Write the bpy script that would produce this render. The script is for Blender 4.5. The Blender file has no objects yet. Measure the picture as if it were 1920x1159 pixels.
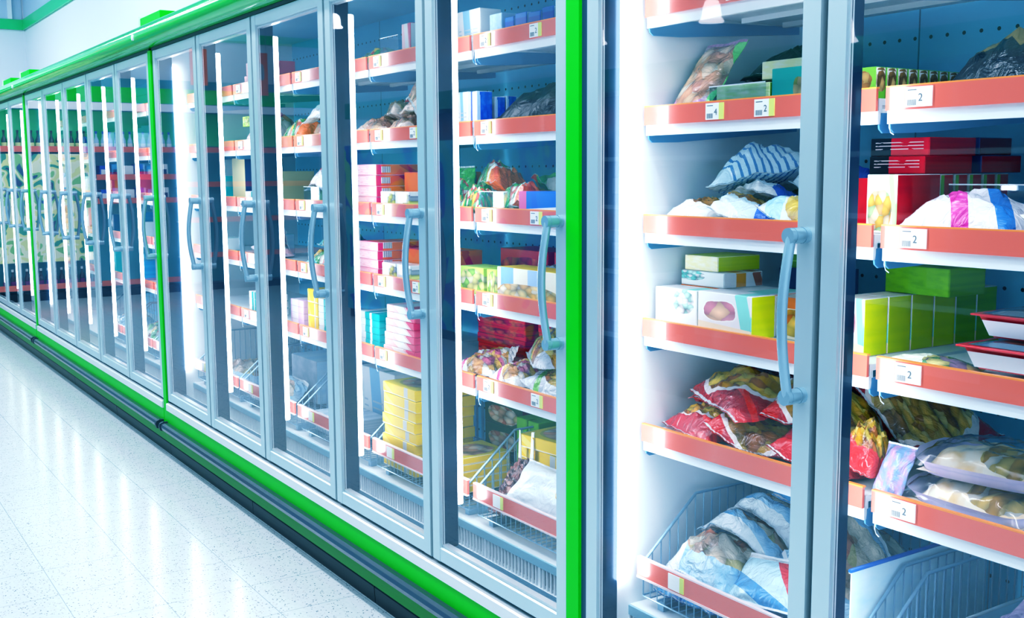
import bpy, bmesh, math, random
from mathutils import Vector, Matrix, noise
D = bpy.data; SC = bpy.context.scene; COL = SC.collection
R = math.radians
Z0 = .34                      # height of the door bottoms above the floor
rnd = random.Random(7)

# ------------------------------------------------------------------ materials
MC = {}
def nodes(name):
    m = D.materials.new(name); m.use_nodes = True
    nt = m.node_tree; b = nt.nodes['Principled BSDF']
    return m, nt, b
def M(name, rgb=(.8, .8, .8), rough=.5, metal=0, emit=0, coat=0, alpha=1, spec=.5):
    if name in MC: return MC[name]
    m, nt, b = nodes(name)
    b.inputs['Base Color'].default_value = (*rgb, 1)
    b.inputs['Roughness'].default_value = rough
    b.inputs['Metallic'].default_value = metal
    b.inputs['Coat Weight'].default_value = coat
    b.inputs['Alpha'].default_value = alpha
    b.inputs['Specular IOR Level'].default_value = spec
    if emit:
        b.inputs['Emission Color'].default_value = (*rgb, 1); b.inputs['Emission Strength'].default_value = emit
    # a faint procedural unevenness in the roughness of every plain surface
    n = nt.nodes.new('ShaderNodeTexNoise'); n.inputs['Scale'].default_value = 9; n.inputs['Detail'].default_value = 3
    r = nt.nodes.new('ShaderNodeMapRange'); r.inputs[3].default_value = max(0, rough - .05); r.inputs[4].default_value = min(1, rough + .05)
    nt.links.new(n.outputs[0], r.inputs[0]); nt.links.new(r.outputs[0], b.inputs['Roughness'])
    MC[name] = m
    return m

def math_n(nt, op, a, b=None, c=None):
    n = nt.nodes.new('ShaderNodeMath'); n.operation = op
    for i, v in enumerate((a, b, c)):
        if v is None: continue
        if isinstance(v, (int, float)): n.inputs[i].default_value = v
        else: nt.links.new(v, n.inputs[i])
    return n.outputs[0]
def mix_n(nt, f, a, b):
    n = nt.nodes.new('ShaderNodeMix'); n.data_type = 'RGBA'
    for s, v in ((n.inputs[0], f), (n.inputs[6], a), (n.inputs[7], b)):
        if isinstance(v, tuple): s.default_value = (*v, 1)
        elif isinstance(v, (int, float)): s.default_value = v
        else: nt.links.new(v, s)
    return n.outputs[2]
def ramp_n(nt, f, cols, const=True):
    n = nt.nodes.new('ShaderNodeValToRGB'); e = n.color_ramp.elements
    n.color_ramp.interpolation = 'CONSTANT' if const else 'LINEAR'
    while len(e) < len(cols): e.new(.5)
    for i, c in enumerate(cols):
        e[i].position = i / (len(cols) if const else max(1, len(cols) - 1)); e[i].color = (*c, 1)
    nt.links.new(f, n.inputs[0]); return n.outputs[0]

def P(name, base, food=None, win=None, bands=(), ax='xz', scale=(8, 8), rim=None, rough=.35, bump=0, mottle=None, coat=0, alpha=1, lines=None):
    """printed packaging: base colour, a window with food pieces, colour bands (axis, lo, hi, colour, slant), thin text lines"""
    if name in MC: return MC[name]
    if bump: bump = min(1, bump * 1.7); coat *= .65
    m, nt, b = nodes(name); N = nt.nodes; Lk = nt.links
    tc = N.new('ShaderNodeTexCoord'); sp = N.new('ShaderNodeSeparateXYZ'); Lk.new(tc.outputs['Generated'], sp.inputs[0])
    g = {k: sp.outputs[i] for i, k in enumerate('xyz')}
    u, v = g[ax[0]], g[ax[1]]
    cb = N.new('ShaderNodeCombineXYZ'); Lk.new(u, cb.inputs[0]); Lk.new(v, cb.inputs[1])
    nz = N.new('ShaderNodeTexNoise'); nz.inputs['Scale'].default_value = 4; nz.inputs['Detail'].default_value = 3; Lk.new(cb.outputs[0], nz.inputs[0])
    col = base
    if mottle: col = mix_n(nt, math_n(nt, 'SMOOTH_MIN', math_n(nt, 'MULTIPLY', math_n(nt, 'SUBTRACT', nz.outputs[0], .42), 5), 1, .1), base, mottle)
    for a, lo, hi, c, sl in bands:
        p = u if a == 'u' else v; q = v if a == 'u' else u
        p = math_n(nt, 'ADD', p, math_n(nt, 'MULTIPLY', math_n(nt, 'SUBTRACT', q, .5), sl))
        k = math_n(nt, 'MULTIPLY', math_n(nt, 'GREATER_THAN', p, lo), math_n(nt, 'LESS_THAN', p, hi))
        col = mix_n(nt, k, col, c)
    if food:
        mp = N.new('ShaderNodeMapping'); mp.inputs['Scale'].default_value = (*scale, 1); mp.inputs['Rotation'].default_value = (0, 0, .5)
        wob = N.new('ShaderNodeVectorMath'); wob.operation = 'ADD'; Lk.new(cb.outputs[0], wob.inputs[0])
        sc_ = N.new('ShaderNodeVectorMath'); sc_.operation = 'SCALE'; sc_.inputs['Scale'].default_value = .12; Lk.new(nz.outputs['Color'], sc_.inputs[0]); Lk.new(sc_.outputs[0], wob.inputs[1])
        Lk.new(wob.outputs[0], mp.inputs[0])
        vo = N.new('ShaderNodeTexVoronoi'); vo.inputs['Scale'].default_value = 1; Lk.new(mp.outputs[0], vo.inputs[0])
        s2 = N.new('ShaderNodeSeparateColor'); Lk.new(vo.outputs['Color'], s2.inputs[0])
        fc = ramp_n(nt, s2.outputs[0], food)
        dk = math_n(nt, 'SUBTRACT', 1.15, math_n(nt, 'MULTIPLY', vo.outputs['Distance'], .95))
        mu = N.new('ShaderNodeVectorMath'); mu.operation = 'SCALE'; Lk.new(fc, mu.inputs[0]); Lk.new(dk, mu.inputs['Scale'])
        if win:
            cx, cy, rx, ry = win
            e = math_n(nt, 'ADD', math_n(nt, 'POWER', math_n(nt, 'ABSOLUTE', math_n(nt, 'DIVIDE', math_n(nt, 'SUBTRACT', u, cx), rx)), 2.6),
                       math_n(nt, 'POWER', math_n(nt, 'ABSOLUTE', math_n(nt, 'DIVIDE', math_n(nt, 'SUBTRACT', v, cy), ry)), 2.6))
            e = math_n(nt, 'ADD', e, math_n(nt, 'MULTIPLY', math_n(nt, 'SUBTRACT', nz.outputs[0], .5), .9))
            if rim: col = mix_n(nt, math_n(nt, 'LESS_THAN', e, 1.28), col, rim)
            col = mix_n(nt, math_n(nt, 'LESS_THAN', e, 1), col, mu.outputs[0])
        else: col = mu.outputs[0]
    if lines:
        lo, hi, n_, c = lines
        k = math_n(nt, 'MULTIPLY', math_n(nt, 'GREATER_THAN', v, lo), math_n(nt, 'LESS_THAN', v, hi))
        k = math_n(nt, 'MULTIPLY', k, math_n(nt, 'GREATER_THAN', math_n(nt, 'FRACT', math_n(nt, 'MULTIPLY', v, n_)), .72))
        k = math_n(nt, 'MULTIPLY', k, math_n(nt, 'LESS_THAN', math_n(nt, 'ABSOLUTE', math_n(nt, 'SUBTRACT', u, .5)), .42))
        k = math_n(nt, 'MULTIPLY', k, math_n(nt, 'GREATER_THAN', nz.outputs[0], .42))
        col = mix_n(nt, k, col, c)
    if isinstance(col, tuple): b.inputs['Base Color'].default_value = (*col, 1)
    else: Lk.new(col, b.inputs['Base Color'])
    b.inputs['Roughness'].default_value = rough; b.inputs['Coat Weight'].default_value = coat; b.inputs['Coat Roughness'].default_value = .08
    b.inputs['Alpha'].default_value = alpha
    if not bump: b.inputs['Specular IOR Level'].default_value = .22
    if bump:
        n2 = N.new('ShaderNodeTexNoise'); n2.inputs['Scale'].default_value = 22; n2.inputs['Detail'].default_value = 4; n2.inputs['Distortion'].default_value = 1.2
        Lk.new(tc.outputs['Object'], n2.inputs[0])
        bp = N.new('ShaderNodeBump'); bp.inputs['Strength'].default_value = bump; bp.inputs['Distance'].default_value = .02
        Lk.new(n2.outputs[0], bp.inputs['Height']); Lk.new(bp.outputs[0], b.inputs['Normal'])
        Lk.new(bp.outputs[0], b.inputs['Coat Normal'])
    MC[name] = m
    return m

def glass_mat(name, tint, gain, rough=.015):
    m = D.materials.new(name); m.use_nodes = True; nt = m.node_tree; nt.nodes.clear(); N = nt.nodes; Lk = nt.links
    out = N.new('ShaderNodeOutputMaterial'); tr = N.new('ShaderNodeBsdfTransparent'); gl = N.new('ShaderNodeBsdfGlossy'); mx = N.new('ShaderNodeMixShader')
    tr.inputs[0].default_value = (*tint, 1); gl.inputs['Roughness'].default_value = rough
    ge = N.new('ShaderNodeNewGeometry'); dt = N.new('ShaderNodeVectorMath'); dt.operation = 'DOT_PRODUCT'
    Lk.new(ge.outputs['Normal'], dt.inputs[0]); Lk.new(ge.outputs['Incoming'], dt.inputs[1])
    c = math_n(nt, 'ABSOLUTE', dt.outputs['Value'])
    f = math_n(nt, 'POWER', math_n(nt, 'SUBTRACT', 1, c), 5)
    f = math_n(nt, 'MULTIPLY', math_n(nt, 'ADD', math_n(nt, 'MULTIPLY', f, .96), .04), gain)
    f = math_n(nt, 'MINIMUM', f, .85)
    Lk.new(f, mx.inputs[0]); Lk.new(tr.outputs[0], mx.inputs[1]); Lk.new(gl.outputs[0], mx.inputs[2]); Lk.new(mx.outputs[0], out.inputs[0])
    return m

m_alu = M('brushed_aluminium', (.56, .68, .71), .34, .45)
m_alu_light = M('light_aluminium', (.74, .80, .82), .3, .3)
m_dark = M('dark_rubber', (.012, .022, .035), .45)
m_white = M('white_enamel', (.86, .92, .95), .35)
m_interior = M('cold_white_liner', (.55, .82, .98), .38)
m_green = M('bright_green_enamel', (.0, .60, .002), .4, spec=.12)
m_green_gloss = M('glossy_green_canopy', (.0, .58, .03), .16, coat=.5)
m_green_shaded = M('shaded_green_lower_panel', (.02, .27, .003), .4, spec=.1)  # bright green darkened, with the shade under the bumper put into the colour
m_bumper = M('blue_grey_bumper', (.06, .075, .095), .25, .2, coat=.2)
m_kick = M('black_kick_plate', (.004, .009, .012), .35, spec=.15)
m_mull = M('mullion_steel', (.012, .04, .085), .22, .3)
m_lamp = M('cold_tube_diffuser', (.86, .95, 1), .4, emit=15)
m_strip = M('salmon_price_rail', (.80, .155, .095), .22, coat=.5)
m_strip_edge = M('orange_rail_edge', (.95, .30, .04), .3)
m_tag = M('white_price_card', (.93, .94, .92), .5)
m_tag_y = M('yellow_green_card_end', (.72, .82, .16), .5)
m_ink = M('grey_ink', (.12, .14, .15), .6)
m_handle = M('grey_blue_handle', (.30, .45, .54), .25, .35, coat=.4)
m_wire = M('blue_grey_wire', (.30, .45, .58), .3, .6)
m_clear = glass_mat('clear_acrylic', (.86, .92, .97), 2.0, .05)
m_pane = glass_mat('door_pane_glass', (.95, .985, 1.0), 1.55)
m_clip = M('pale_clip_plastic', (.66, .82, .93), .25)
m_bracket = M('blue_grey_bracket', (.14, .36, .60), .35, .2)
m_seam = M('seal_film', (.82, .86, .90), .3, coat=.5)

# perforated, panelled back wall of the freezers
def perf_mat():
    m, nt, b = nodes('perforated_back_panel'); N = nt.nodes; Lk = nt.links
    tc = N.new('ShaderNodeTexCoord'); sp = N.new('ShaderNodeSeparateXYZ'); Lk.new(tc.outputs['Object'], sp.inputs[0])
    fx = math_n(nt, 'SUBTRACT', math_n(nt, 'FRACT', math_n(nt, 'DIVIDE', sp.outputs[0], .049)), .5)
    fz = math_n(nt, 'SUBTRACT', math_n(nt, 'FRACT', math_n(nt, 'DIVIDE', math_n(nt, 'SUBTRACT', sp.outputs[2], 1.607), .108)), .5)
    d = math_n(nt, 'SQRT', math_n(nt, 'ADD', math_n(nt, 'POWER', math_n(nt, 'MULTIPLY', fx, .049), 2), math_n(nt, 'POWER', math_n(nt, 'MULTIPLY', fz, .108), 2)))
    hole = math_n(nt, 'LESS_THAN', d, .0052)
    px = math_n(nt, 'FRACT', math_n(nt, 'DIVIDE', math_n(nt, 'SUBTRACT', sp.outputs[0], .427), .78))
    seam = math_n(nt, 'LESS_THAN', px, .006)
    col = mix_n(nt, seam, (.20, .66, .95), (.05, .2, .34))
    col = mix_n(nt, hole, col, (.005, .015, .03))
    Lk.new(col, b.inputs['Base Color']); b.inputs['Roughness'].default_value = .4
    return m
m_perf = perf_mat()

def floor_mat():
    m, nt, b = nodes('speckled_terrazzo_tiles'); N = nt.nodes; Lk = nt.links
    tc = N.new('ShaderNodeTexCoord'); sp = N.new('ShaderNodeSeparateXYZ'); Lk.new(tc.outputs['Object'], sp.inputs[0])
    T = .3275
    lx = math_n(nt, 'LESS_THAN', math_n(nt, 'FRACT', math_n(nt, 'DIVIDE', math_n(nt, 'ADD', sp.outputs[0], 2.097 + 20 * T), T)), .009)
    ly = math_n(nt, 'LESS_THAN', math_n(nt, 'FRACT', math_n(nt, 'DIVIDE', math_n(nt, 'ADD', sp.outputs[1], .637 + 20 * T), T)), .009)
    ln = math_n(nt, 'MAXIMUM', lx, ly)
    v = N.new('ShaderNodeTexVoronoi'); v.inputs['Scale'].default_value = 140; Lk.new(tc.outputs['Object'], v.inputs[0])
    s = N.new('ShaderNodeSeparateColor'); Lk.new(v.outputs['Color'], s.inputs[0])
    chip = math_n(nt, 'MULTIPLY', math_n(nt, 'GREATER_THAN', s.outputs[0], .80), math_n(nt, 'LESS_THAN', v.outputs['Distance'], .40))
    v2 = N.new('ShaderNodeTexNoise'); v2.inputs['Scale'].default_value = 55; v2.inputs['Detail'].default_value = 3; Lk.new(tc.outputs['Object'], v2.inputs[0])
    base = ramp_n(nt, v2.outputs[0], [(.58, .65, .68), (.67, .73, .76), (.74, .80, .82)], False)
    chipc = ramp_n(nt, s.outputs[1], [(.05, .08, .10), (.16, .20, .22), (.32, .35, .36), (.48, .48, .46)])
    col = mix_n(nt, chip, base, chipc)
    col = mix_n(nt, math_n(nt, 'MULTIPLY', ln, .75), col, (.22, .32, .36))
    Lk.new(col, b.inputs['Base Color']); b.inputs['Roughness'].default_value = .16; b.inputs['Specular IOR Level'].default_value = .5
    return m

# ------------------------------------------------------------------ mesh helpers
def B(): return bmesh.new()
def bx(bm, x0, x1, y0, y1, z0, z1, mi=0, mats=None):
    v = [bm.verts.new((x, y, z)) for z in (z0, z1) for y in (y0, y1) for x in (x0, x1)]
    fs = []
    for k, idx in enumerate(((0, 2, 3, 1), (4, 5, 7, 6), (0, 1, 5, 4), (2, 6, 7, 3), (0, 4, 6, 2), (1, 3, 7, 5))):   # bottom top front back left right
        f = bm.faces.new([v[i] for i in idx]); f.material_index = mats[k] if mats else mi; fs.append(f)
    return fs
def prism(bm, prof, x0, x1, mi=0):
    """profile of (y, z) points swept along x"""
    a = [bm.verts.new((x0, y, z)) for y, z in prof]; b = [bm.verts.new((x1, y, z)) for y, z in prof]; n = len(prof)
    for i in range(n):
        f = bm.faces.new((a[i], a[(i + 1) % n], b[(i + 1) % n], b[i])); f.material_index = mi
    bm.faces.new(a[::-1]).material_index = mi; bm.faces.new(b).material_index = mi
def tube(bm, pts, r, n=6, mi=0, cap=True):
    pts = [Vector(p) for p in pts]; rings = []
    for i, p in enumerate(pts):
        t = (pts[min(i + 1, len(pts) - 1)] - pts[max(i - 1, 0)]).normalized()
        a = t.orthogonal().normalized() if abs(t.z) > .9 else t.cross(Vector((0, 0, 1))).normalized()
        if abs(t.z) > .9: a = Vector((1, 0, 0)) - t * t.x; a.normalize()
        c = t.cross(a); rr = r[i] if isinstance(r, (list, tuple)) else r
        rings.append([bm.verts.new(p + (a * math.cos(2 * math.pi * k / n) + c * math.sin(2 * math.pi * k / n)) * rr) for k in range(n)])
    for q, s in zip(rings, rings[1:]):
        for k in range(n):
            f = bm.faces.new((q[k], q[(k + 1) % n], s[(k + 1) % n], s[k])); f.material_index = mi; f.smooth = True
    if cap:
        bm.faces.new(rings[0][::-1]).material_index = mi; bm.faces.new(rings[-1]).material_index = mi
def lathe(bm, prof, n=14, mi=0, c=(0, 0)):
    """profile of (r, z) points turned about z"""
    rings = [[bm.verts.new((c[0] + r * math.cos(2 * math.pi * k / n), c[1] + r * math.sin(2 * math.pi * k / n), z)) for k in range(n)] for r, z in prof]
    for q, s in zip(rings, rings[1:]):
        for k in range(n):
            f = bm.faces.new((q[k], q[(k + 1) % n], s[(k + 1) % n], s[k])); f.material_index = mi; f.smooth = True
    bm.faces.new(rings[0][::-1]).material_index = mi; bm.faces.new(rings[-1]).material_index = mi
def ob(name, bm, mats, parent=None, loc=None, rot=None, bevel=0, seg=1, recalc=True):
    if bevel:
        bmesh.ops.bevel(bm, geom=list(bm.edges), offset=bevel, segments=seg, affect='EDGES', profile=.6, clamp_overlap=True)
    if recalc: bmesh.ops.recalc_face_normals(bm, faces=bm.faces)
    for e in bm.edges:
        if len(e.link_faces) == 2 and e.calc_face_angle(0) > .8: e.smooth = False
    me = D.meshes.new(name); bm.to_mesh(me); bm.free()
    for m in (mats if isinstance(mats, (list, tuple)) else [mats]): me.materials.append(m)
    o = D.objects.new(name, me); COL.objects.link(o)
    if parent: o.parent = parent
    if loc: o.location = loc
    if rot: o.rotation_euler = rot
    return o
def tag(o, label, cat, group=None):
    o['label'] = label; o['category'] = cat
    if group: o['group'] = group
    return o
def thing(name, label, cat, loc=(0, 0, 0), rz=0, group=None):
    o = D.objects.new(name, None); COL.objects.link(o); o.location = loc; o.rotation_euler = (0, 0, rz)
    return tag(o, label, cat, group)
def struct(o):
    o['kind'] = 'structure'; return o
def kids(o): return [c for c in KIDS.get(o, [])]
KIDS = {}
def copy_tree(o, parent=None):
    c = o.copy(); COL.objects.link(c)
    if parent is not None: c.parent = parent
    for ch in [x for x in ALL if x.parent == o]: copy_tree(ch, c)
    return c
ALL = []

# ------------------------------------------------------------------ room
def plane_box(name, x0, x1, y0, y1, z0, z1, mat):
    bm = B(); bx(bm, x0, x1, y0, y1, z0, z1); return struct(ob(name, bm, mat))
XE, YW, YO, XR, ZC = -13.4, .98, -5.2, 6.0, 4.6
plane_box('floor', XE - .2, XR, YO - .2, YW + .2, -.1, 0, floor_mat())
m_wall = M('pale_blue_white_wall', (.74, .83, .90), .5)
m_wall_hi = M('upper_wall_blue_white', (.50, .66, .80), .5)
m_ceil = M('ceiling_paint', (.20, .36, .52), .7)
m_stripe = M('green_wall_stripe', (.0, .62, .16), .35, coat=.3)
plane_box('wall_back', XE - .2, XR, YW, YW + .15, 0, ZC, m_wall)
plane_box('wall_end', XE - .15, XE, YO - .2, YW, 0, ZC, m_wall)
plane_box('wall_aisle', XE - .2, XR, YO - .15, YO, 0, ZC, m_wall)
plane_box('wall_entry', XR, XR + .15, YO - .2, YW + .2, 0, ZC, m_wall)
plane_box('ceiling', XE - .2, XR + .15, YO - .2, YW + .2, ZC, ZC + .1, m_ceil)
ZS = 3.19 + Z0
plane_box('trim_1', XE, XR, YW - .03, YW, ZS, ZS + .13, m_stripe)
plane_box('trim_2', XE, XE + .03, YO, YW - .03, ZS, ZS + .13, m_stripe)
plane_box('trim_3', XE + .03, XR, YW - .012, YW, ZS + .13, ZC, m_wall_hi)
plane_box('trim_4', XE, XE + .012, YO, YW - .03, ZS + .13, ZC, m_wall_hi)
plane_box('trim_5', XE, XE + .05, YW - .2, YW - .15, ZS + .13, ZC, M('pale_corner_post', (.82, .9, .95), .4))

# ------------------------------------------------------------------ freezer cabinets
PIT, JW, CW = .78, .074, 3.974
LIP = {1: 1.744, 2: 1.465, 3: 1.18, 4: .90, 5: .608}
DH = 1.982
def make_cabinet():
    root = thing('freezer_cabinet', 'x', 'freezer')
    def part(n, bm, m, par=None, **k):
        o = ob(n, bm, m, par or root, **k); ALL.append(o); return o
    W = CW
    # plinth, bumper, bands, canopy
    bm = B(); prism(bm, [(-.012, Z0 - .053), (-.012, Z0 - .016), (-.006, Z0 - .012), (.06, Z0 - .012), (.06, Z0 - .053)], .034, W - .046); part('sill_rail', bm, m_alu_light)
    bm = B(); prism(bm, [(-.006, Z0 - .145), (-.006, Z0 - .053), (.06, Z0 - .053), (.06, Z0 - .145)], .0165, W - .0405); part('fascia_panel', bm, m_green)
    bm = B(); prism(bm, [(0, Z0 - .128), (-.03, Z0 - .126), (-.044, Z0 - .132), (-.05, Z0 - .145), (-.046, Z0 - .162), (-.03, Z0 - .168), (0, Z0 - .168)], .03, W - .066)
    bp = part('bumper', bm, m_bumper)
    for s, x in ((0, .012), (1, W - .066)):
        bm = B(); prism(bm, [(0, Z0 - .122), (-.032, Z0 - .12), (-.05, Z0 - .128), (-.056, Z0 - .145), (-.05, Z0 - .168), (-.03, Z0 - .174), (0, Z0 - .174)], x, x + .022)
        part('bumper_end_cap', bm, m_dark, bp)
    bm = B(); prism(bm, [(.0, Z0 - .17), (-.004, Z0 - .2), (.004, Z0 - .25), (.03, Z0 - .268), (.06, Z0 - .268), (.06, Z0 - .17)], -.040, W - .042); part('lower_panel', bm, m_green_shaded)
    bm = B()
    for x0, x1 in ((-.040, 1.325), (1.33, 2.65), (2.655, W - .043)):
        prism(bm, [(.028, .0), (.024, Z0 - .275), (.03, Z0 - .266), (.07, Z0 - .266), (.07, 0)], x0, x1)
    part('kick_plate', bm, m_kick)
    prof = [(.03, Z0 + 1.998)]
    for k in range(9):
        a = -.35 * math.pi + k / 8 * .85 * math.pi
        prof.append((.005 - .080 * math.cos(a), Z0 + 2.063 + .066 * math.sin(a)))
    prof += [(.03, Z0 + 2.126)]
    bm = B(); prism(bm, prof, -.040, W - .0405)
    for f in bm.faces:
        if abs(f.normal.x) < .9: f.smooth = True
    cn = part('canopy', bm, m_green_gloss)
    bm = B(); tube(bm, [(W + .03 - .09, -.066, Z0 + 2.058), (W + .03 - .09, -.080, Z0 + 2.058)], .016, 12); part('light_sensor', bm, m_white, cn)
    bm = B(); bx(bm, .0165, W - .0405, .004, .05, Z0 + 1.983, Z0 + 1.999); part('top_gap_seal', bm, m_dark)
    bm = B(); bx(bm, -.040, W - .041, .045, .92, Z0 + 2.10, Z0 + 2.125); part('top_panel', bm, m_white)
    bm = B(); bx(bm, -.028, .028, -.004, .04, Z0 - .142, Z0 + 1.985); part('joint_post', bm, m_green, loc=(-.012, 0, 0))
    bm = B(); bx(bm, .0165, .043, .006, .035, Z0 - .05, Z0 + 1.98); part('joint_gap_shade', bm, M('navy_gap_shade', (.02, .06, .12), .35))  # navy strip added to stand for the dark recess beside the post
    # interior
    bm = B(); bx(bm, .05, W - .045, .82, .85, Z0 + .05, Z0 + 2.1); part('back_panel', bm, m_perf)
    for x in (.036, W - .0585):
        bm = B(); bx(bm, x, x + .014, .105, .82, Z0 + .0, Z0 + 2.1); part('end_panel', bm, m_white)
        bm = B(); bx(bm, x - .004, x + .0165, .036, .104, Z0 + .0, Z0 + 2.0); part('end_post', bm, m_mull, bevel=.002)
    bm = B(); bx(bm, .05, W - .05, .1, .82, Z0 + 2.06, Z0 + 2.1); part('inner_ceiling', bm, m_interior)
    bm = B(); bx(bm, .05, W - .05, .152, .82, Z0 + .075, Z0 + .095); bx(bm, .05, W - .05, .06, .83, Z0 - .05, Z0 - .02); part('deck', bm, m_white)
    bm = B(); bx(bm, .05, W - .05, .146, .156, Z0 + .066, Z0 + .093, 1); bx(bm, .05, W - .05, .105, .156, Z0 - .02, Z0 + .0, 0)
    n = int((W - .1) / .02)
    for i in range(n + 1):
        x = .05 + i * (W - .1) / n; w = .0022 if i % 16 else .006
        bx(bm, x - w, x + w, .147, .155, Z0 - .0, Z0 + .066, 0)
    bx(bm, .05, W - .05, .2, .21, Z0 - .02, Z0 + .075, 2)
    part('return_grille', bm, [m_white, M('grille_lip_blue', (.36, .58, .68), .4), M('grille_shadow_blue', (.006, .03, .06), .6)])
    bm = B(); bx(bm, .03, W - .044, .036, .1, Z0 - .03, Z0 + .03, 0); bx(bm, .03, W - .044, .036, .1, Z0 + 1.95, Z0 + 2.0, 0); part('door_surround', bm, M('surround_steel', (.10, .20, .28), .28, .4))
    for i in range(1, 5):
        x = .037 + PIT * i
        bm = B(); bx(bm, x - .022, x + .022, .036, .094, Z0 + .03, Z0 + 1.95); mu = part('mullion', bm, m_mull, bevel=.003)
        bm = B(); bx(bm, x - .012, x + .012, .030, .0355, Z0 + .0, Z0 + 1.98); part('gap_shade_strip', bm, m_dark, mu)  # dark strip added so the gap between the doors looks shaded
    for i in range(6):
        x = .037 + PIT * i + (.026 if i == 0 else -.042 if i == 5 else 0)
        bm = B(); prism(bm, [(.095, 0), (.108, 0), (.117, 0), (.117, 1), (.095, 1)], -.014, .014)
        bm.free(); bm = B(); bx(bm, x - .014, x + .014, .1045 if i in (0, 5) else .0945, .12, Z0 + .17, Z0 + 1.9)
        part('tube_lamp', bm, m_lamp, bevel=.004)
    # shelves: one per bay and level
    for lv, zl in LIP.items():
        z = Z0 + zl
        for i in range(5):
            x0 = .037 + PIT * i + .012; x1 = x0 + PIT - .024
            if i == 0: x0 += .012
            bm = B(); bx(bm, x0, x1, .2, .76, z - .034, z - .02); bx(bm, x0, x1, .19, .2, z - .05, z - .02)
            bx(bm, x0, x1, .186, .196, z - .074, z - .046)
            for k in range(3): bx(bm, x0 + .05, x1 - .05, .32 + k * .16, .335 + k * .16, z - .048, z - .034)
            sh = part('shelf', bm, m_white)
            bm = B(); bx(bm, x0, x1, .179, .186, z - .047, z, 0); bx(bm, x0, x1, .179, .19, z, z + .003, 1)
            part('price_strip', bm, [m_strip, m_strip_edge], sh)
            for x in (x0, x1 - .004):
                bm = B(); pr = [(.192, z - .074), (.194, z - .084), (.205, z - .092), (.30, z - .090), (.76, z - .055), (.76, z - .034), (.2, z - .05)]
                prism(bm, pr, x, x + .004)
                part('shelf_bracket', bm, m_bracket, sh)
            tube_x = x0 + .012
            bm = B()
            if i: bm = B(); tube(bm, [(tube_x, .178, z - .048), (tube_x, .178, z - .082), (tube_x + .004, .178, z - .092), (tube_x + .012, .178, z - .097)], .0011, 6)
            if i: part('hanging_clip', bm, m_clip, sh)
            spots = {0: {1: (.3,), 2: (.236, .400)}.get(lv, ()), 1: (.05,)}.get(i, (.045, .33) if (lv + i) % 2 else (.045,))
            for k, fx in enumerate(spots):
                tx = x0 + fx
                bm = B(); bx(bm, tx, tx + .046, .1765, .179, z - .043, z - .003, 0); bx(bm, tx + .046, tx + .062, .1765, .179, z - .043, z - .003, 1 if i != 1 else 0)
                for q in range(9):
                    bx(bm, tx + .005 + q * .0024, tx + .0062 + q * .0024, .1762, .1766, z - .040, z - .028, 2)
                bx(bm, tx + .005, tx + .026, .1762, .1766, z - .010, z - .008, 2)
                part('price_tag', bm, [m_tag, m_tag_y, m_ink], sh)
                cu = D.curves.new('price_digits', 'FONT'); cu.body = '4' if (k == 0 and i == 0) else '2'; cu.size = .022; cu.extrude = .0002
                t0 = D.objects.new('price_digits', cu); me = D.meshes.new_from_object(t0); D.objects.remove(t0); me.materials.clear(); me.materials.append(m_ink)
                t = D.objects.new('price_digits', me); COL.objects.link(t); t.parent = sh; t.location = (tx + .030, .1760, z - .032); t.rotation_euler = (R(90), 0, 0); ALL.append(t)
    # doors
    for i in range(5):
        x0 = .037 + PIT * i + .009; x1 = x0 + PIT - .018
        bm = B(); S = .046
        zb, zt = Z0, Z0 + DH
        def stile(a, b):
            prism(bm, [(.020, zb), (.020, zt), (.004, zt), (0, zt - .004), (0, zb + .004), (.004, zb)], a, b); bx(bm, a + .001, b - .001, .0202, .0345, zb, zt, 2)
        stile(x0, x0 + S); stile(x1 - S, x1)
        for za, zc in ((zb, zb + .052), (zt - .05, zt)):
            prism(bm, [(.034, za), (.034, zc), (.006, zc), (.001, zc - .004), (.001, za + .004), (.006, za)], x0 + S, x1 - S)
        # raised inner lip
        for a, b, c, d in ((x0 + S, x1 - S, zb + .052, zb + .06), (x0 + S, x1 - S, zt - .058, zt - .05)):
            bx(bm, a, b, .010, .034, c, d, 1)
        fr = part('door', bm, [m_alu, m_alu_light, m_mull])
        bm = B(); v = [bm.verts.new(q) for q in ((x0 + S, .0075, zb + .055), (x1 - S, .0075, zb + .055), (x1 - S, .0075, zt - .053), (x0 + S, .0075, zt - .053))]; bm.faces.new(v)
        part('glass_pane', bm, m_pane, fr, recalc=False)
        bm = B()
        for a, s in ((x0 + S, 1), (x1 - S, -1)):
            for ya, yb_, mi in ((.0085, .0125, 0), (.0125, .0150, 1), (.0150, .0195, 0)):
                bx(bm, min(a, a + s * .0022), max(a, a + s * .0022), ya, yb_, zb + .06, zt - .06, mi)
        part('gasket', bm, [m_alu_light, m_dark], fr)
        hx = x1 - .024; bm = B(); z1, z2 = Z0 + 1.165, Z0 + .832
        for zc in (z1, z2):
            for k, (a, b, r) in enumerate(((0, -.013, .0172), (-.013, -.015, .0155), (-.015, -.040, .0165), (-.040, -.042, .0155), (-.042, -.053, .0165))):
                tube(bm, [(hx, a, zc), (hx, b, zc)], r, 16)
        pts = [(hx, -.042 - .022 * math.sin(math.pi * t / 14), z1 + (z2 - z1) * t / 14) for t in range(15)]
        tube(bm, pts, .0108, 12)
        part('handle', bm, m_handle, fr)
    return root
cab = make_cabinet()
labels = ['freezer cabinet nearest the camera, its handle beside a row of yellow-green cartons',
          'freezer cabinet holding yellow box stacks, between two green joint posts',
          'freezer cabinet whose five doors mirror the bottle shelf and leaf print',
          'freezer cabinet at the far end of the row by the end wall']
cabs = [cab]
lamps = [o for o in ALL if o.parent == cab and o.name.startswith('tube_lamp')]
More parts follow.
